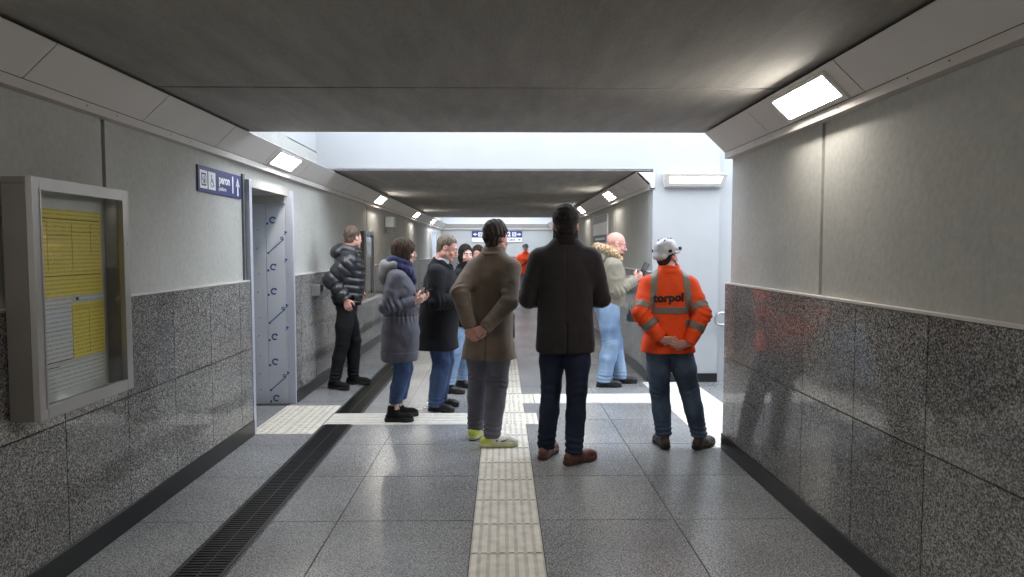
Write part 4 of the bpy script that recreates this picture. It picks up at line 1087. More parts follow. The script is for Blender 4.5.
    # ---- clothes
    def trousers(s, mat, hip=.118, knee=.072, hem=.06, hemz=.07, seat=.15, amp=1.0, seed=3, res=.006, waist=1.0, stack=1.0):
        lo, hi = s.bounds(.14); hi = hi.copy(); hi[2] = waist + .03; g = Field(lo, hi, res); c = s.hip_c
        g.loft([(z, c[0], c[1] + cy, rx * s.bulk, ry * s.bulk) for z, rx, ry, cy in ((.82, seat * .75, .1, -.005), (.88, seat, .12, -.01), (.95, seat * 1.02, .118, -.01), (waist, seat * .96, .105, 0))], 2.3, .02)
        fw = []
        for i, (h, k, a) in enumerate(s.legs):
            d = unit(a - k); e = a + d * .0
            up = h + (0, -.012, .0)
            g.cone(up, up * .45 + k * .55 + (0, -.004, 0), hip * .86, (hip * .45 + knee * .55), .018)
            g.cone(up * .45 + k * .55 + (0, -.004, 0), k, (hip * .45 + knee * .55), knee, .02)
            m = k * .6 + a * .4 + (0, -.008, 0)
            g.cone(k, m, knee, (knee * .55 + hem * .45) + .002, .02); g.cone(m, e + (0, 0, 0), (knee * .55 + hem * .45) + .002, hem, .02)
            g.local_plane((a[0], a[1], hemz), (0, 0, -1), .16)
            fw.append((h, k, a))
        def disp(P):
            o = folds(P, .0035 * amp, seed) * 1.0
            for j, (h, k, a) in enumerate(fw):
                near = np.exp(-(((P[:, 0] - a[0]) ** 2 + (P[:, 1] - a[1]) ** 2) / .012))
                o += near * .0065 * amp * stack * np.exp(-((P[:, 2] - hemz - .05) / .075) ** 2) * np.sin(P[:, 2] * 2 * PI / .042 + 14 * P[:, 0] * (1 if j else -1) + 9 * P[:, 1] + seed)
                o += ringfolds(P, k + (0, -.02, .01), k - h, .085, .0055 * amp, .04, seed + j)
                o += ringfolds(P, h + (0, .05, -.05), (.5 * (1 if j else -1), .2, 1), .09, .004 * amp, .045, seed + 5 + j)
            return o
        g.displace(disp); return s.part('trousers', g, mat)
    def shoes(s, upper, sole, length=.285, height=.10, solez=.026, boot=0.0, toe=.036, width=.046, name='shoe', heel=True, seeds=0):
        out = []
        k = length / .285
        for i, (fx, fy, yaw) in enumerate(s.feet):
            R = rotz(yaw); o = V3((fx, fy, 0)); P = lambda x, y, z: (x, y, z)
            sx = -1 if i == 0 else 1
            g = Field((-.08, -.13, -.01), (.08, .24, .2 + boot), .005)
            g.chain([(0, -.045 * k, .045), (sx * .004, .05 * k, .046), (sx * .006, .135 * k, .036 + solez * .3)], [width * .82, width * .92, toe], .02, flat=((0, 0, 1), 1.0))
            g.ell((sx * .006, .15 * k, .032 + solez * .2), (width * .86, .05 * k, .034), None, .015)
            g.cone((0, -.03, .05), (0, -.018, height), width * .82, width * .78, .018)
            if boot: g.cone((0, -.02, height - .02), (0, -.012, height + boot), width * .8, width * .86, .01)
            g.cone((0, .03, .075), (0, .0, height), .03, .036, .02)
            g.plane((0, 0, solez), (0, 0, -1)); g.local_plane((0, -.015, height + boot), (0, -.12, 1), .09)
            g.displace(lambda Q: ringfolds(Q, (0, .09 * k, .06), (0, 1, .3), .05, .002, .018, i))
            up = mesh_obj(name, *g.mesh(), M[upper], s.root, s.s)
            up.location = tuple(o * s.s); up.rotation_euler = (0, 0, yaw)
            g = Field((-.08, -.13, -.01), (.08, .25, .06), .004)
            g.chain([(0, -.05 * k, .02), (sx * .002, .04 * k, .02), (sx * .006, .12 * k, .02), (sx * .006, .16 * k, .02)], [width * .86, width * .8, width * 1.04, width * .86], .02)
            g.plane((0, 0, solez + .004), (0, 0, 1)); g.plane((0, 0, .0005), (0, 0, -1))
            if heel: g.box((0, .045 * k, 0), (.08, .028, .009), None, 0, 0, 's')
            mesh_obj('sole', *g.mesh(), M[sole], up, s.s)
            out.append(up)
        return out
    def coat(s, mat, lv, hem, sleeve=(.078, .064, .05), cuff=.02, name='coat', k_sh=.05, amp=1.0, bulge=None, abulge=None, seed=1, n=2.4, res=.0065, extra=None, vent=None, arm_k=.012, center_seam=False, neck_cut=None, round_=.012, cuff_gap=.0, post=None):
        """lv rows (z, rx, ry, cy) around the body axis; the sleeves follow the arms"""
        P_ = np.array([q for a in s.arms for q in a] + [s.neck, s.hip_c]); lo, hi = P_.min(0) - .17, P_.max(0) + .17
        lo[:2] = np.minimum(lo[:2], s.hip_c[:2] - .33); hi[:2] = np.maximum(hi[:2], s.hip_c[:2] + .33)
        lo[2] = hem - .04; hi[2] = s.neck[2] + .16
        g = Field(lo, hi, res); o = s.hip_c; ln = s.lean
        L = [(z, o[0] + ln[0] * float(np.clip((z - .95) / .5, 0, 1)), o[1] + cy + ln[1] * float(np.clip((z - .95) / .5, 0, 1)), rx, ry) for z, rx, ry, cy in lv]
        g.loft(L, n, 0, bulge=bulge, round_=round_)
        for i, (sh, e, w) in enumerate(s.arms):
            g.cone(sh + (0, 0, -.004), e * .5 + sh * .5, sleeve[0], (sleeve[0] + sleeve[1]) / 2, k_sh, bulge=abulge)
            g.cone(e * .5 + sh * .5, e, (sleeve[0] + sleeve[1]) / 2, sleeve[1], arm_k, bulge=abulge)
            we = w + unit(w - e) * (cuff - .0); g.cone(e, we, sleeve[1], sleeve[2], arm_k, bulge=abulge)
            g.local_plane(we, unit(w - e), sleeve[2] * 1.5)
        if extra: extra(g, s)
        arms = s.arms
        def disp(P):
            q = folds(P, .004 * amp, seed)
            for i, (sh, e, w) in enumerate(arms):
                q += ringfolds(P, e, w - e, .10, .006 * amp, .042, seed + i) + ringfolds(P, (e + w) / 2, w - e, .08, .003 * amp, .036, seed + 3 + i)
                q += ringfolds(P, sh + (0, 0, -.1), (1 if i else -1, .3, .8), .09, .004 * amp, .05, seed + 7 + i)
                q += ringfolds(P, w, w - e, .06, .003 * amp, .03, seed + 9 + i)
            if center_seam: q += .0035 * np.exp(-((P[:, 0] - o[0]) / .005) ** 2) * (P[:, 1] < o[1])
            if vent: q += .012 * np.exp(-((P[:, 0] - o[0] - .006) / .006) ** 2) * (P[:, 1] < o[1]) * (P[:, 2] < vent)
            return q
        g.displace(disp)
        if neck_cut: g.cone(s.neck + (0, .01, neck_cut[0]), s.neck + V3((0, .03, .2)), neck_cut[1], neck_cut[1] * 1.15, .006, 's')
        if post: post(g, s)
        P, Q = g.mesh(); s.cP, s.cQ = P, Q
        return s.part(name, (P, Q), mat)
    def collar(s, mat, z0=-.035, z1=.075, r=(.083, .075), ri=.064, tilt=.25, name='collar', front_gap=.0, flare=0.0, seed=4, cy=.0, ptilt=-.35):
        c = s.neck; g = Field(c + (-.17, -.17, -.12), c + (.17, .2, .18), .005)
        top = V3((0, .03 * tilt * 4, 0))
        a, b = c + (0, cy, z0), c + (0, cy, z1) + top
        g.cone(a, b, r[0], r[1] + flare, 0); g.plane(b, (0, ptilt, 1)); g.plane(a, (0, 0, -1))
        g.cone(a - (0, 0, .05), b + (b - a), ri, ri + flare, .004, 's')
        if front_gap: g.box(c + (0, .11, .06), (front_gap, .1, .1), None, 0, .004, 's')
        g.displace(lambda P: folds(P, .002, seed)); return s.part(name, g, mat)
    def thing(s, mbo, name, mat, label, cat, bevel=0.0):
        """an object held or worn that is a thing of its own, given in this person's base units"""
        R = Matrix.Rotation(s.ph, 3, 'Z'); mbo.v = [tuple(R @ (Vector(v) * s.s) + Vector((s.px, s.py, s.z))) for v in mbo.v]
        o = mbo.build(name, mat, bevel=bevel); return tag(o, label, cat)

# ================================================================== the people
MAN = [(.88, .2, .148, -.008), (1.0, .196, .142, 0), (1.12, .192, .136, .005), (1.25, .193, .138, .005), (1.34, .20, .138, 0), (1.40, .198, .125, -.008), (1.44, .19, .112, -.013), (1.475, .17, .098, -.017), (1.505, .14, .09, -.019), (1.535, .11, .082, -.02), (1.565, .085, .074, -.02), (1.585, .072, .068, -.018)]
def levels(hem, hemr, waist=None, base=MAN, k=1.0, kd=1.0):
    lv = [(z, rx * k, ry * kd, cy) for z, rx, ry, cy in base if z > hem + .1]
    z0, a0, b0, c0 = lv[0]
    lv = [(hem, hemr[0], hemr[1], -.005)] + [((hem + z0) / 2, (hemr[0] + a0) / 2 + .004, (hemr[1] + b0) / 2 + .004, -.003)] + lv
    return lv

def build_tall():
    p = Person('tall', .487, 5.30, -3, 1.94, 'tallest man, seen from behind in a knee-length black coat and brown shoes', [(.345, 5.31, -26), (.545, 5.16, -52)],
               [(.36, 5.58, 1.20), (.62, 5.58, 1.20)], head=(0, .03, -.03), head_yaw=2, head_pitch=4, elbow=[(-.6, -.7, -.4), (.6, -.7, -.4)], hip=(0, 0), curl=(.9, .9), hs=1.12)
    p.hair('hair_black', t=.007, top=.008, nape=-.075, side=-.03, front=.07); p.brows('hair_black'); p.eyes_glasses()
    p.trousers('jeans_navy', hip=.112, knee=.071, hem=.062, hemz=.075, seat=.16, seed=5)
    p.shoes('leather_brown', 'sole_brown', .30, .105, .03)
    p.coat('coat_dark', levels(.765, (.205, .148), k=1.0), .765, sleeve=(.08, .07, .054), seed=2, center_seam=True, vent=.98, amp=.9)
    p.collar('coat_collar', .0, .10, (.094, .086), .07, .2)
    return p

def build_brown():
    p = Person('brown', -.108, 5.74, -14, 1.83, 'man in a brown wool coat with hands clasped behind his back and yellow-white trainers', [(-.225, 5.87, -22), (-.085, 5.60, -84)],
               [(-.262, 5.525, .995), (-.125, 5.50, .985)], sw=.15, lean=(.04, 0), head=(.02, .03, -.03), head_yaw=-30, head_pitch=2, elbow=[(-.7, -.6, .0), (.9, -.3, .0)], hip=(0.0, 0), skin='skin_pink',
               hand_dirs=[((.35, -.06, -.93), (.3, 1, .1)), ((-.86, -.05, -.5), (0, 1, .2))], curl=(.55, .75), z=.0088)
    p.hair('hair_dark', t=.012, top=.02, nape=-.085, side=-.025, front=.07, rough=.008, seed=4, back=.006); p.brows('hair_dark')
    p.trousers('trousers_grey', hip=.114, knee=.086, hem=.068, hemz=.075, seat=.146, seed=8, amp=1.15, stack=.7)
    sh = p.shoes('shoe_white', 'sole_neon', .305, .085, .036, toe=.035, width=.05, heel=False)
    for i, u in enumerate(sh):
        sx = -1 if i == 0 else 1
        # yellow-green heel shell and the black tick on each side
        g = Field((-.09, -.14, .0), (.09, .1, .14), .004); g.chain([(0, -.05, .045), (0, .06, .044)], [.0455, .048], .02); g.cone((0, -.034, .05), (0, -.024, .085), .041, .038, .018)
        g.plane((0, .005, .05), (0, .75, .6)); g.plane((0, 0, .03), (0, 0, -1)); g.plane((0, 0, .088), (0, -.1, 1)); mesh_obj('heel_shell', *g.mesh(), M['neon'], u, p.s)
        for sd in (-1, 1):
            mb = MB(); pts = [(-.03, .052), (.0, .044), (.03, .047), (.075, .066), (.03, .056), (.002, .055), (-.022, .062)]
            mb.v = [(sd * (.0535 - .10 * max(0, z - .052)), y + .055, z) for y, z in pts] + [(sd * (.046 - .10 * max(0, z - .052)), y + .055, z) for y, z in pts]
            n = len(pts); mb.f = [tuple(range(n)), tuple(range(n, 2 * n))[::-1]] + [(q, (q + 1) % n, n + (q + 1) % n, n + q) for q in range(n)]; mb.m = [0] * len(mb.f)
            mb.v = [tuple(np.array(v) * p.s) for v in mb.v]; o = mb.build('side_mark', M['black_print'], origin=(0, 0, 0)); o.parent = u
    p.coat('coat_brown', levels(.685, (.222, .16), k=.95), .685, sleeve=(.074, .068, .05), seed=6, center_seam=True, vent=.93, amp=1.0)
    p.collar('coat_brown', .0, .062, (.098, .085), .069, .25, flare=.004)
    p.collar('collar_black', -.03, .078, (.08, .076), .066, .25, name='collar_trim')
    return p

def reflective(p):
    P, Q = p.cP, p.cQ; vn = vnormals(P, Q); x0 = p.hip_c[0]
    arms = p.arms
    def armd(c):
        out = []
        for sh, e, w in arms:
            ab = w - e; t = ((c - e) @ ab) / (ab @ ab); d = np.linalg.norm(c - e - np.clip(t, 0, 1)[:, None] * ab, axis=1)
            au = e - sh; tu = ((c - sh) @ au) / (au @ au); du = np.linalg.norm(c - sh - np.clip(tu, 0, 1)[:, None] * au, axis=1)
            out.append((t, d, tu, du))
        return out
    def on_arm(c, lim=.088):
        A = armd(c); m = np.zeros(len(c), bool)
        for t, d, tu, du in A: m |= (d < lim) & (t > -.1) | (du < lim) & (tu > .25)
        return m
    strips = []
    def torso(c, n): return (~on_arm(c, .082)) & (np.abs(c[:, 2] - 1.213) < .031) & (np.abs(c[:, 0] - x0) < .21)
    strips.append(torso)
    for sx in (-1, 1):
        strips.append(lambda c, n, sx=sx: (np.abs(c[:, 0] - x0 - sx * .145 - sx * (c[:, 2] - 1.3) * -.08) < .028) & (c[:, 2] > 1.245) & (~on_arm(c, .07) | (c[:, 2] > 1.42)))
    for i in (0, 1):
        def up(c, n, i=i):
            t, d, tu, du = armd(c)[i]; return (np.abs(tu - .78) < .10) & (du < .105) & ((c[:, 0] - x0) * (1 if i else -1) > .178)
        def lo(c, n, i=i):
            t, d, tu, du = armd(c)[i]; return (np.abs(t - .42) < .11) & (d < .1) & (d < du + .03)
        strips += [up, lo]
    for f in strips:
        r = patch(P, Q, vn, f, .0025, .002)
        if r: p.part('reflective_stripe', r, 'reflective')

def build_orange():
    p = Person('orange', 1.333, 5.50, -6, 1.665, 'man in an orange high-visibility jacket and white hard hat, hands behind his back', [(1.325, 5.56, 4), (1.61, 5.53, -46)],
               [(1.235, 5.315, .905), (1.445, 5.31, .875)], head=(-.015, .035, -.02), head_yaw=-40, head_pitch=-8, z=.0078, sw=.17, elbow=[(-1, -.25, .1), (.75, -.55, .0)], skin='skin_pink', bulk=1.04,
               hand_dirs=[((.93, -.02, -.12), (.1, .9, .3)), ((-.93, -.2, -.05), (0, .9, .3))], curl=(.45, .45))
    p.hair('hair_dark', t=.006, top=.0, nape=-.08, side=-.03, front=.06); p.brows('hair_brown')
    g = Field(*p.head_box(.16), .004)                      # short beard along the jaw
    for x in (-1, 1): g.chain([p.hp((x * .066, .005, -.03)), p.hp((x * .05, .02, -.075)), p.hp((x * .018, .075, -.104))], [.012, .024, .024], .015)
    p.part('beard', g, 'beard')
    p.trousers('jeans_mid', hip=.125, knee=.083, hem=.068, hemz=.105, seat=.175, seed=11, amp=1.1)
    p.shoes('leather_dark', 'sole_dark', .31, .12, .032, boot=.03, width=.05)
    lv = levels(.85, (.225, .165), k=1.03, kd=1.12)
    p.coat('orange', lv, .85, sleeve=(.082, .074, .057), seed=12, amp=1.25, n=2.5, name='jacket', cuff=-.005)
    reflective(p)
    p.collar('orange', .0, .07, (.1, .088), .07, .2)
    # lettering across the back, laid onto the cloth
    bv = BVHTree.FromPolygons([tuple(v) for v in p.cP], [tuple(q) for q in p.cQ])
    vs, fs = text_mb('torpol', .096, .005, 1.04)
    k = len(vs); out = []
    sub = MB(); sub.v = [(a, b, 0) for a, b in vs]; sub.f = [tuple(f) for f in fs]; sub.m = [0] * len(fs)
    me = bpy.data.meshes.new('t'); me.from_pydata(sub.v, [], sub.f); bm = bmesh.new(); bm.from_mesh(me); bmesh.ops.triangulate(bm, faces=bm.faces); bmesh.ops.remove_doubles(bm, verts=bm.verts, dist=1e-5)
    for ax, lim in ((0, .22), (1, .07)):
        for q in np.arange(-lim, lim, .011):
            bmesh.ops.bisect_plane(bm, geom=list(bm.verts) + list(bm.edges) + list(bm.faces), plane_co=(q, q, 0), plane_no=(1, 0, 0) if ax == 0 else (0, 1, 0))
    r = bmesh.ops.extrude_face_region(bm, geom=list(bm.faces)); top = {v for v in r['geom'] if isinstance(v, bmesh.types.BMVert)}
    for v in bm.verts:
        x, z = v.co.x * .98 + p.hip_c[0] - .018, v.co.y + 1.318 + v.co.x * .05
        h = bv.ray_cast(Vector((x, -.6, z)), Vector((0, 1, 0)))
        y = h[0].y if h[0] else -.14
        v.co = Vector((x, y - (.005 if v in top else -.004), z)) * p.s
    bmesh.ops.recalc_face_normals(bm, faces=bm.faces); bm.to_mesh(me); bm.free(); me.materials.append(M['black_print'])
    lo = bpy.data.objects.new('lettering', me); COL.objects.link(lo); lo.parent = p.root; lo['label'] = 'black lettering torpol across the back'
    helmet(p, 'helmet')
    return p

def helmet(p, mat, res=.004, label='white hard hat'):
    lo, hi = p.head_box(.21); g = Field(lo, hi, res)
    g.ell(p.hp((0, -.012, .058)), (.098, .122, .098), p.HR); g.plane(p.hp((0, 0, .03)), p.HR @ V3((0, .12, -1)), .004)
    g.ell(p.hp((0, -.105, .01)), (.062, .05, .034), p.HR, .03)                                   # neck guard at the back
    g.ell(p.hp((0, .118, .036)), (.07, .06, .011), p.HR @ rotx(-.12), .008)                      # peak
    g.cone(p.hp((0, -.10, .105)), p.hp((0, .07, .125)), .02, .018, .02, flat=(p.HR @ V3((0, 0, 1)), .8))     # crest
    for x in (-1, 1):
        g.cone(p.hp((x * .045, -.085, .115)), p.hp((x * .042, .055, .13)), .007, .006, .006)
        g.cone(p.hp((x * .094, -.02, .03)), p.hp((x * .094, .04, .03)), .013, .012, .008)
    g.ell(p.hp((0, -.012, .045)), (.09, .113, .085), p.HR, .002, 's')
    o = p.part('hard_hat', g, mat, label=label)
    if p.res < .007:
        sp = [((x * .1, .055, .06), (.006, .018, .014), p.HR) for x in (-1, 1)] + [((x * .085, -.075, .055), (.014, .008, .012), p.HR @ rotz(x * .6)) for x in (-1, 1)] + [((0, .108, .07), (.02, .006, .012), p.HR)]
        for q, hf, R in sp:
            mb = Field(p.hp(q) - .04, p.hp(q) + .04, .003); mb.box(p.hp(q), hf, R, .003); p.part('badge', mb, 'gunmetal', o)
        for q in range(3):
            for x in (-1, 1):
                k = p.hp((x * .03, -.06 + .045 * q, .150 - .004 * abs(q - 1.3))); mb = Field(k - .03, k + .03, .003); mb.ell(k, (.005, .014, .008), p.HR); p.part('vent', mb, 'shadow_gap', o)
    return o

def bob(p, mat, low=-.105, seed=2, face=(.07, .075, .105), vol=1.0, facez=-.03, facey=.13, res=.004, part=0.0):
    lo, hi = p.head_box(.2); g = Field(lo, hi, res)
    g.ell(p.hp((0, -.018, .025)), p.rs((.088 * vol, .113 * vol, .106)), p.HR); g.ell(p.hp((0, -.035, -.05)), p.rs((.084 * vol, .083 * vol, .085)), p.HR, .03)
    for x in (-1, 1): g.ell(p.hp((x * .066, .012, -.05)), p.rs((.024, .042, .072)), p.HR, .02)
    g.ell(p.hp((part, facey, facez)), p.rs(face), p.HR, .012, 's'); g.plane(p.hp((0, 0, low)), p.HR @ V3((0, .1, -1)), .01)
    g.ell(p.hp((0, -.0, -.08)), (.058, .07, .07), p.HR, .004, 's')
    r = np.random.default_rng(seed); Rt = p.HR.T; hc = p.head_c
    def d(P):
        q = (P - hc) @ Rt.T; a = np.arctan2(q[:, 0], q[:, 1]); return .0035 * np.sin(a * 23 + 9 * q[:, 2] + seed) + .002 * np.sin(a * 51 + 30 * q[:, 2])
    g.displace(d); return p.part('hair', g, mat)

def hold_phone(p, c, f, n, label, size=(.036, .075, .0045), extra=False):
    """a phone standing in the hands; f long axis, n screen normal (base units)"""
    f = unit(f); n = unit(V3(n) - f * (V3(n) @ f)); t = np.cross(f, n); c = V3(c)
    mb = MB(); k = 0; vs = []
    for dz in (-size[2], size[2]):
        for a, b in ((-1, -1), (1, -1), (1, 1), (-1, 1)): vs.append(tuple(c + t * a * size[0] + f * b * size[1] + n * dz))
    mb.v = vs; mb.f = [(3, 2, 1, 0), (4, 5, 6, 7), (0, 1, 5, 4), (1, 2, 6, 5), (2, 3, 7, 6), (3, 0, 4, 7)]; mb.m = [0] * 6
    return p.thing(mb, 'smartphone', M['phone'], label, 'phone', .0015)

def build_parka():
    p = Person('parka', -.975, 6.50, -80, 1.69, 'woman in a long grey parka and navy scarf looking at her phone', [(-1.0, 6.62, -82), (-1.02, 6.43, -90)],
               [(-.80, 6.52, 1.13), (-.825, 6.40, 1.115)], head=(0, .085, -.005), head_yaw=3, head_pitch=8, elbow=[(-.6, .3, -1), (-.75, -.35, -1)], fem=True, skin='skin_pale', lean=(0, -.015), hip=(0, .015), z=.0078,
               hand_dirs=[((.95, -.1, .28), (.1, -.7, .6)), ((.95, .15, .25), (-.1, .7, .6))], curl=(.7, .7))
    bob(p, 'hair_brown', low=-.098, vol=1.05, facey=.14, face=(.07, .068, .11)); p.brows('hair_brown')
    p.trousers('jeans_blue', hip=.115, knee=.078, hem=.062, hemz=.185, seat=.16, seed=21, amp=.9, stack=.4)
    p.shoes('suede_black', 'sole_dark', .285, .14, .045, boot=.02, width=.048, heel=False)
    W = [(.80, .19, .185, 0), (.9, .192, .188, 0), (1.0, .178, .17, 0), (1.05, .168, .16, 0), (1.12, .17, .163, .005), (1.25, .18, .165, .01), (1.34, .182, .15, .005), (1.40, .176, .13, -.005), (1.445, .158, .112, -.012), (1.49, .128, .095, -.02), (1.53, .095, .082, -.02), (1.56, .075, .072, -.02)]
    lv = [(.60, .178, .175, -.01), (.66, .19, .188, -.008)] + W
    p.coat('parka_grey', lv, .60, sleeve=(.076, .07, .05), seed=22, amp=1.9, k_sh=.07, post=lambda g, s: g.displace(lambda P: .006 * np.exp(-((P[:, 2] - 1.035 - .012 * np.sin(9 * P[:, 0])) / .007) ** 2) + .004 * np.sin(np.arctan2(P[:, 0], P[:, 1]) * 26) * np.exp(-((P[:, 2] - 1.035) / .05) ** 2) + .004 * np.exp(-((P[:, 2] - .70) / .005) ** 2)), name='parka', cuff=.0)
    c = p.neck
    g = Field(c + (-.22, -.27, -.2), c + (.22, .2, .12), .006)           # hood lying on the back
    g.ell(c + (0, -.07, -.03), (.125, .085, .12), rotx(.6)); g.cone(c + (-.09, -.02, .015), c + (.09, -.02, .015), .055, .055, .05)
    g.ell(c + (0, -.115, -.10), (.11, .055, .08), rotx(.3), .06)
    g.displace(lambda P: folds(P, .004, 5)); p.part('hood', g, 'hood_grey', label='light grey hood lying on her back')
    g = Field(c + (-.2, -.2, -.2), c + (.2, .24, .16), .005)             # thick scarf wound round the neck
    for z, r, t, ti in ((.055, .078, .042, .35), (.0, .088, .05, .55)):
        pts = [c + V3((r * math.cos(a), .035 + r * math.sin(a) * 1.05, z - ti * r * math.sin(a))) for a in np.linspace(0, 2 * PI, 17)]; g.chain(pts, [t] * 17, .01)
    g.chain([c + (0.02, .12, -.03), c + (.025, .15, -.12), c + (.02, .15, -.17)], [.05, .045, .03], .02)
    g.displace(lambda P: folds(P, .006, 9, 1.6)); p.part('scarf', g, 'scarf')
    a = p.grip[1][0] * .5 + p.grip[0][0] * .5
    hold_phone(p, a + unit(p.L((-.70, 6.46, 1.2)) - a) * .125 + (0, 0, .022), p.L((1 + p.X, p.Y - .05, .35)), (0, -.4, 1), 'black smartphone in the hands of the grey parka woman')
    return p

def build_blackcoat():
    p = Person('blackcoat', -.60, 6.97, -100, 1.74, 'stout grey-haired man in a black coat and blue jeans, looking down', [(-.645, 7.10, -102), (-.665, 6.88, -112)],
               [(-.36, 7.02, 1.12), (-.395, 6.81, 1.10)], head=(0, .075, -.012), hs=1.06, head_yaw=8, head_pitch=20, elbow=[(-.7, .3, -1), (-.8, -.5, -.9)], bulk=1.12, skin='skin_pink', hip=(0, -.05), lean=(0, .045), curl=(.8, .8), jaw=1.12)
    p.root['label'] = 'stout grey-haired man in a black coat and blue jeans, looking down'
    p.hair('hair_grey', t=.005, top=.006, nape=-.078, side=-.025, front=.08, rough=.003, seed=31, fade=.0095); p.brows('hair_grey')
    p.trousers('jeans_blue', hip=.128, knee=.09, hem=.078, hemz=.05, seat=.165, seed=32, amp=1.2)
    p.shoes('leather_black', 'sole_dark', .30, .09, .026)
    B = [(.75, .21, .195, .0), (.9, .215, .2, .005), (1.0, .22, .205, .012), (1.12, .22, .205, .018), (1.25, .22, .19, .015), (1.34, .212, .165, .0), (1.40, .2, .145, -.008), (1.445, .178, .12, -.014), (1.485, .145, .1, -.018), (1.52, .11, .088, -.02), (1.55, .085, .076, -.02)]
    p.coat('coat_black', [(.632, .218, .215, -.005), (.69, .215, .205, 0)] + B, .632, sleeve=(.092, .08, .06), seed=33, amp=1.2, neck_cut=(-.02, .06))
    p.collar('coat_black', -.07, .012, (.128, .105), .084, .3, flare=.008, front_gap=.05, ptilt=.5)
    p.collar('shirt', -.05, .042, (.078, .074), .063, .4, name='shirt_collar', ptilt=.3)
    return p

def build_puffer():
    p = Person('puffer', -1.825, 8.10, -72, 1.86, 'man in a glossy black quilted puffer jacket standing by the left wall, looking away', [(-1.79, 8.25, -98), (-1.95, 8.0, -118)],
               [(-1.72, 8.22, 1.10), (-1.785, 7.88, 1.035)], head=(0, .06, -.01), head_yaw=38, head_pitch=2, elbow=[(-1, .2, -.2), (-1, -.2, -1.6)], lean=(0, .03), skin='skin_pink', hip=(0, .01), z=.0068,
               hand_dirs=[((.5, -.3, -.8), (0, -1, 0)), ((.3, .05, -1), (-.2, 1, 0))], curl=(.5, .55))
    p.hair('hair_fair', t=.006, top=.010, nape=-.06, side=-.015, front=.07, seed=41); p.brows('hair_fair')
    p.trousers('black_jeans', hip=.118, knee=.074, hem=.06, hemz=.085, seat=.162, seed=42, amp=1.1)
    p.shoes('suede_black', 'sole_dark', .295, .10, .03)
    lv = levels(.955, (.185, .16), k=1.06, kd=1.24)
    p.coat('puffer', lv, .955, sleeve=(.096, .084, .06), seed=43, amp=.8, bulge=(.082, .026), abulge=(.085, .022), name='puffer_jacket', cuff=.01)
    g = Field(p.hip_c + (-.25, -.22, -.03), p.hip_c + (.25, .25, .08), .006)      # ribbed hem
    c = p.hip_c; g.loft([(.925, c[0], c[1], .168, .148), (.985, c[0], c[1], .176, .156)], 2.4, round_=.01); g.displace(lambda P: .002 * np.sin(np.arctan2(P[:, 0], P[:, 1]) * 70)); p.part('hem_band', g, 'puffer_in')
    c = p.neck; g = Field(c + (-.22, -.25, -.16), c + (.22, .22, .15), .006)
    pts = [c + V3((.088 * math.cos(a), .01 + .092 * math.sin(a), .012 - .028 * math.sin(a))) for a in np.linspace(0, 2 * PI, 17)]; g.chain(pts, [.05] * 17, .01)
    g.ell(c + (0, -.115, -.01), (.125, .075, .075), rotx(.3), .03); g.displace(lambda P: folds(P, .006, 6)); p.part('hood', g, 'puffer', label='black padded hood behind the neck')
    return p

def build_darkhair():
    p = Person('darkhair', -.425, 7.92, -128, 1.655, 'dark-haired woman in a black jacket and light jeans, half hidden behind the brown coat man', [(-.475, 8.02, -95), (-.59, 7.74, -105)],
               [(-.33, 8.05, 1.02), (-.36, 7.75, 1.02)], head=(0, .035, -.005), head_yaw=-26, head_pitch=4, elbow=[(-.7, .4, -.8), (-.7, -.5, -.8)], fem=True, skin='skin_pale')
    bob(p, 'hair_black', low=-.13, vol=.93, face=(.068, .095, .108), facez=-.035, part=-.004); p.brows('hair_black')
    p.trousers('jeans_light', hip=.112, knee=.074, hem=.058, hemz=.11, seat=.158, seed=52, stack=.6)
    p.shoes('leather_black', 'sole_dark', .275, .11, .03)
    W = [(.80, .185, .145, 0), (1.0, .17, .135, 0), (1.12, .16, .13, .005), (1.25, .172, .145, .01), (1.34, .174, .135, .005), (1.40, .166, .12, -.005), (1.445, .148, .104, -.012), (1.49, .12, .09, -.02), (1.53, .09, .078, -.02), (1.56, .073, .07, -.02)]
    p.coat('coat_black', W, .80, sleeve=(.078, .068, .05), seed=53, amp=1.2, name='jacket')
    p.collar('coat_black', -.05, .06, (.1, .092), .07, .3)
    return p

def fur_ring(p, mat, pts, r, seed=1, spike=.014):
    pts = [V3(q) for q in pts]; A = np.array(pts); g = Field(A.min(0) - r - .05, A.max(0) + r + .05, .005); g.chain(pts, [r] * len(pts), .01)
    rr = np.random.default_rng(seed)
    K = [(unit(rr.normal(size=3)) * rr.uniform(120, 320), rr.uniform(0, 6)) for _ in range(8)]
    g.displace(lambda P: spike * sum(np.sin(P @ k + o) for k, o in K) / 3.2); return p.part('fur_trim', g, mat, label='beige fur edge of the hood')

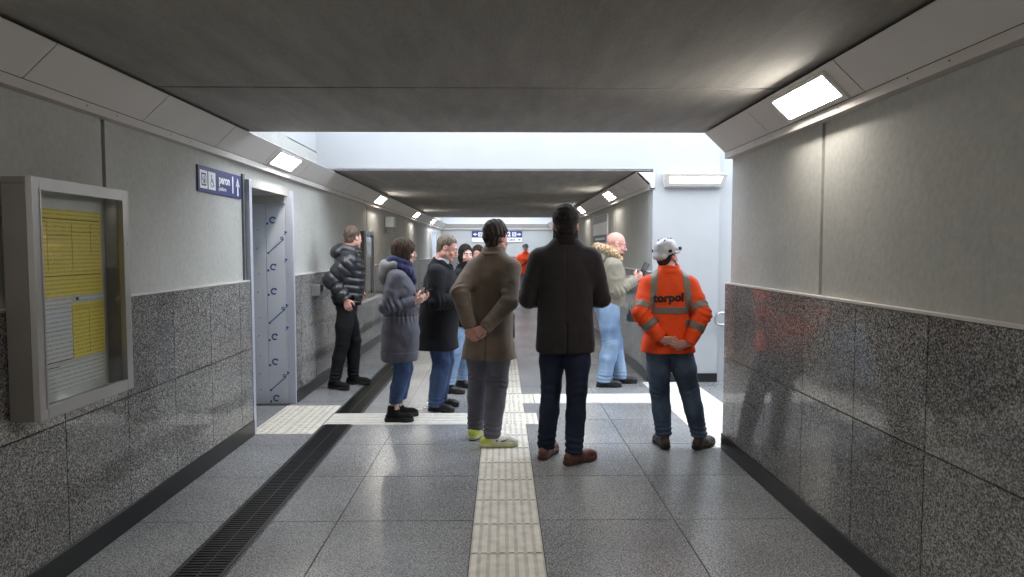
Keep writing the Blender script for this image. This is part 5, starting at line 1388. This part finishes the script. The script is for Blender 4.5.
def build_photog():
    p = Person('photog', 1.265, 8.20, -82, 1.80, 'bald man in an olive fur-hooded parka and light blue jeans, holding up a phone', [(1.43, 8.30, -95), (1.205, 8.08, -92)],
               [(1.575, 8.27, 1.25), (1.555, 8.08, 1.245)], head=(0, .085, -.02), hs=1.14, head_yaw=-2, head_pitch=14, elbow=[(-.5, .4, -1), (-.6, -.4, -1)], lean=(0, .03), skin='skin_pink', bulk=1.08, jaw=1.05,
               hand_dirs=[((.8, -.15, .55), (.1, -.8, .3)), ((.8, .15, .55), (-.1, .8, .3))], curl=(.75, .75))
    p.eyes_glasses(); p.brows('hair_fair')
    g = Field(*p.head_box(.16), .004)
    g.chain([p.hp((-.05, .02, -.08)), p.hp((-.018, .08, -.1)), p.hp((.018, .08, -.1)), p.hp((.05, .02, -.08))], [.021, .021, .021, .021], .012); p.part('beard', g, 'beard')
    p.trousers('jeans_light', hip=.138, knee=.102, hem=.086, hemz=.06, seat=.178, seed=62, amp=1.2, stack=.8)
    p.shoes('leather_black', 'sole_dark', .30, .095, .03, heel=False)
    B = [(1.0, .195, .18, .008), (1.12, .20, .185, .012), (1.25, .205, .18, .012), (1.34, .207, .165, .0), (1.40, .197, .145, -.008), (1.445, .176, .12, -.014), (1.485, .145, .1, -.018), (1.52, .11, .088, -.02), (1.55, .085, .076, -.02)]
    p.coat('olive', [(.935, .18, .165, .0), (.96, .192, .175, .0)] + B, .935, sleeve=(.09, .078, .058), seed=63, amp=1.7, name='parka', cuff=.0)
    c = p.neck; g = Field(c + (-.22, -.27, -.16), c + (.22, .2, .14), .006)
    pts = [c + V3((.092 * math.cos(a), .01 + .1 * math.sin(a), .0 - .05 * math.sin(a))) for a in np.linspace(0, 2 * PI, 17)]; g.chain(pts, [.045] * 17, .01)
    g.ell(c + (0, -.12, -.03), (.13, .08, .08), rotx(.4), .03); g.displace(lambda P: folds(P, .005, 6)); p.part('hood', g, 'olive')
    fur_ring(p, 'fur', [c + q for q in ((-.085, .095, -.03), (-.118, .03, .03), (-.115, -.07, .085), (-.055, -.135, .11), (.055, -.135, .11), (.115, -.07, .085), (.118, .03, .03), (.085, .095, -.03))], .04, 3, .012)
    a = (p.grip[0][0] + p.grip[1][0]) / 2
    hold_phone(p, p.L((1.685, 8.18, 1.375)), (0, .45, .9), rotz(.75) @ V3((0, .9, -.45)), 'black smartphone held up by the bald man')
    # compact camera hanging at his hip
    c = p.L((1.50, 8.0, .82)); mb = MB()
    mb.box(c[0] - .06, c[0] + .06, c[1] - .03, c[1] + .03, c[2] - .045, c[2] + .04); mb.box(c[0] - .022, c[0] + .022, c[1] - .022, c[1] + .02, c[2] + .04, c[2] + .06)
    mb.tube([tuple(c + (0, .03, 0)), tuple(c + (0, .05, 0)), tuple(c + (0, .055, 0)), tuple(c + (0, .10, -.01))], [.036, .036, .041, .041], 16)
    for x in (-.05, .05): mb.tube([tuple(c + (x, 0, .03)), tuple(c + (x * 1.1, -.005, .09)), tuple(c + (x * .8, -.01, .15))], .005, 6)
    p.thing(mb, 'photo_camera', M['leather_black'], 'black camera hanging at the hip of the bald man', 'camera', .004)
    return p

def build_far():
    p = Person('far', .735, 21.7, 180, 1.755, 'distant worker in an orange jacket and dark helmet at the far end of the passage', [(.86, 21.65, 168), (.64, 21.62, 195)],
               [(.99, 21.6, .92), (.49, 21.6, .92)], head_yaw=0, res=.009, elbow=[(1, .3, 0), (-1, .3, 0)])
    p.trousers('trousers_grey', hip=.12, knee=.082, hem=.07, seat=.165, res=.01, amp=.6); p.shoes('leather_black', 'sole_dark', .30, .10)
    p.coat('orange', levels(.87, (.21, .15), k=1.04, kd=1.08), .87, sleeve=(.085, .075, .058), seed=71, name='jacket', res=.01); helmet(p, 'cap_dark', .007, 'dark helmet')
    P, Q = p.cP, p.cQ; vn = vnormals(P, Q)
    r = patch(P, Q, vn, lambda c, n: (np.abs((c[:, 0] - p.hip_c[0]) * .75 + (c[:, 2] - 1.22)) < .028) & (np.abs(c[:, 0]) < .2), .004, .002); p.part('shoulder_strap', r, 'black_print')
    return p

def build_hidden():
    p = Person('hidden', -.315, 9.05, 172, 1.64, 'brown-haired person almost hidden, only a sliver of head beside the brown coat man\'s shoulder', [(-.21, 9.03, 170), (-.40, 9.03, 190)],
               [(-.1, 8.9, .9), (-.5, 8.9, .9)], head_yaw=0, res=.0065, z=.0088, elbow=[(1, .3, 0), (-1, .3, 0)], skin='skin_pink', fem=True)
    bob(p, 'hair_brown', low=-.12); p.trousers('black_jeans', seat=.155, res=.009); p.shoes('leather_black', 'sole_dark', .27, .10)
    p.coat('coat_black', levels(.82, (.18, .145), k=.92), .82, sleeve=(.076, .066, .05), seed=81, name='jacket', res=.009)
    return p

PEOPLE = [f() for f in (build_tall, build_brown, build_orange, build_parka, build_blackcoat, build_puffer, build_darkhair, build_photog, build_far, build_hidden)]

# dark shoulder bag showing past the brown coat
p = PEOPLE[1]
o = empty('shoulder_bag', (.055, 5.89, .83)); tag(o, 'black bag showing past the right side of the brown coat', 'bag')
g = Field((-.1, -.16, -.02), (.1, .16, .34), .006); g.box((0, 0, .13), (.05, .12, .13), None, .045); g.displace(lambda P: folds(P, .005, 2))
mesh_obj('bag_body', *g.mesh(), M['leather_black'], o)
mb = MB(); mb.tube([(.0, -.09, .24), (-.02, -.08, .4), (-.06, -.06, .62)], .008, 8); mb.tube([(.0, .09, .24), (-.02, .07, .4), (-.06, -.04, .62)], .008, 8)
q = mb.build('strap', M['leather_black'], origin=(0, 0, 0)); q.parent = o
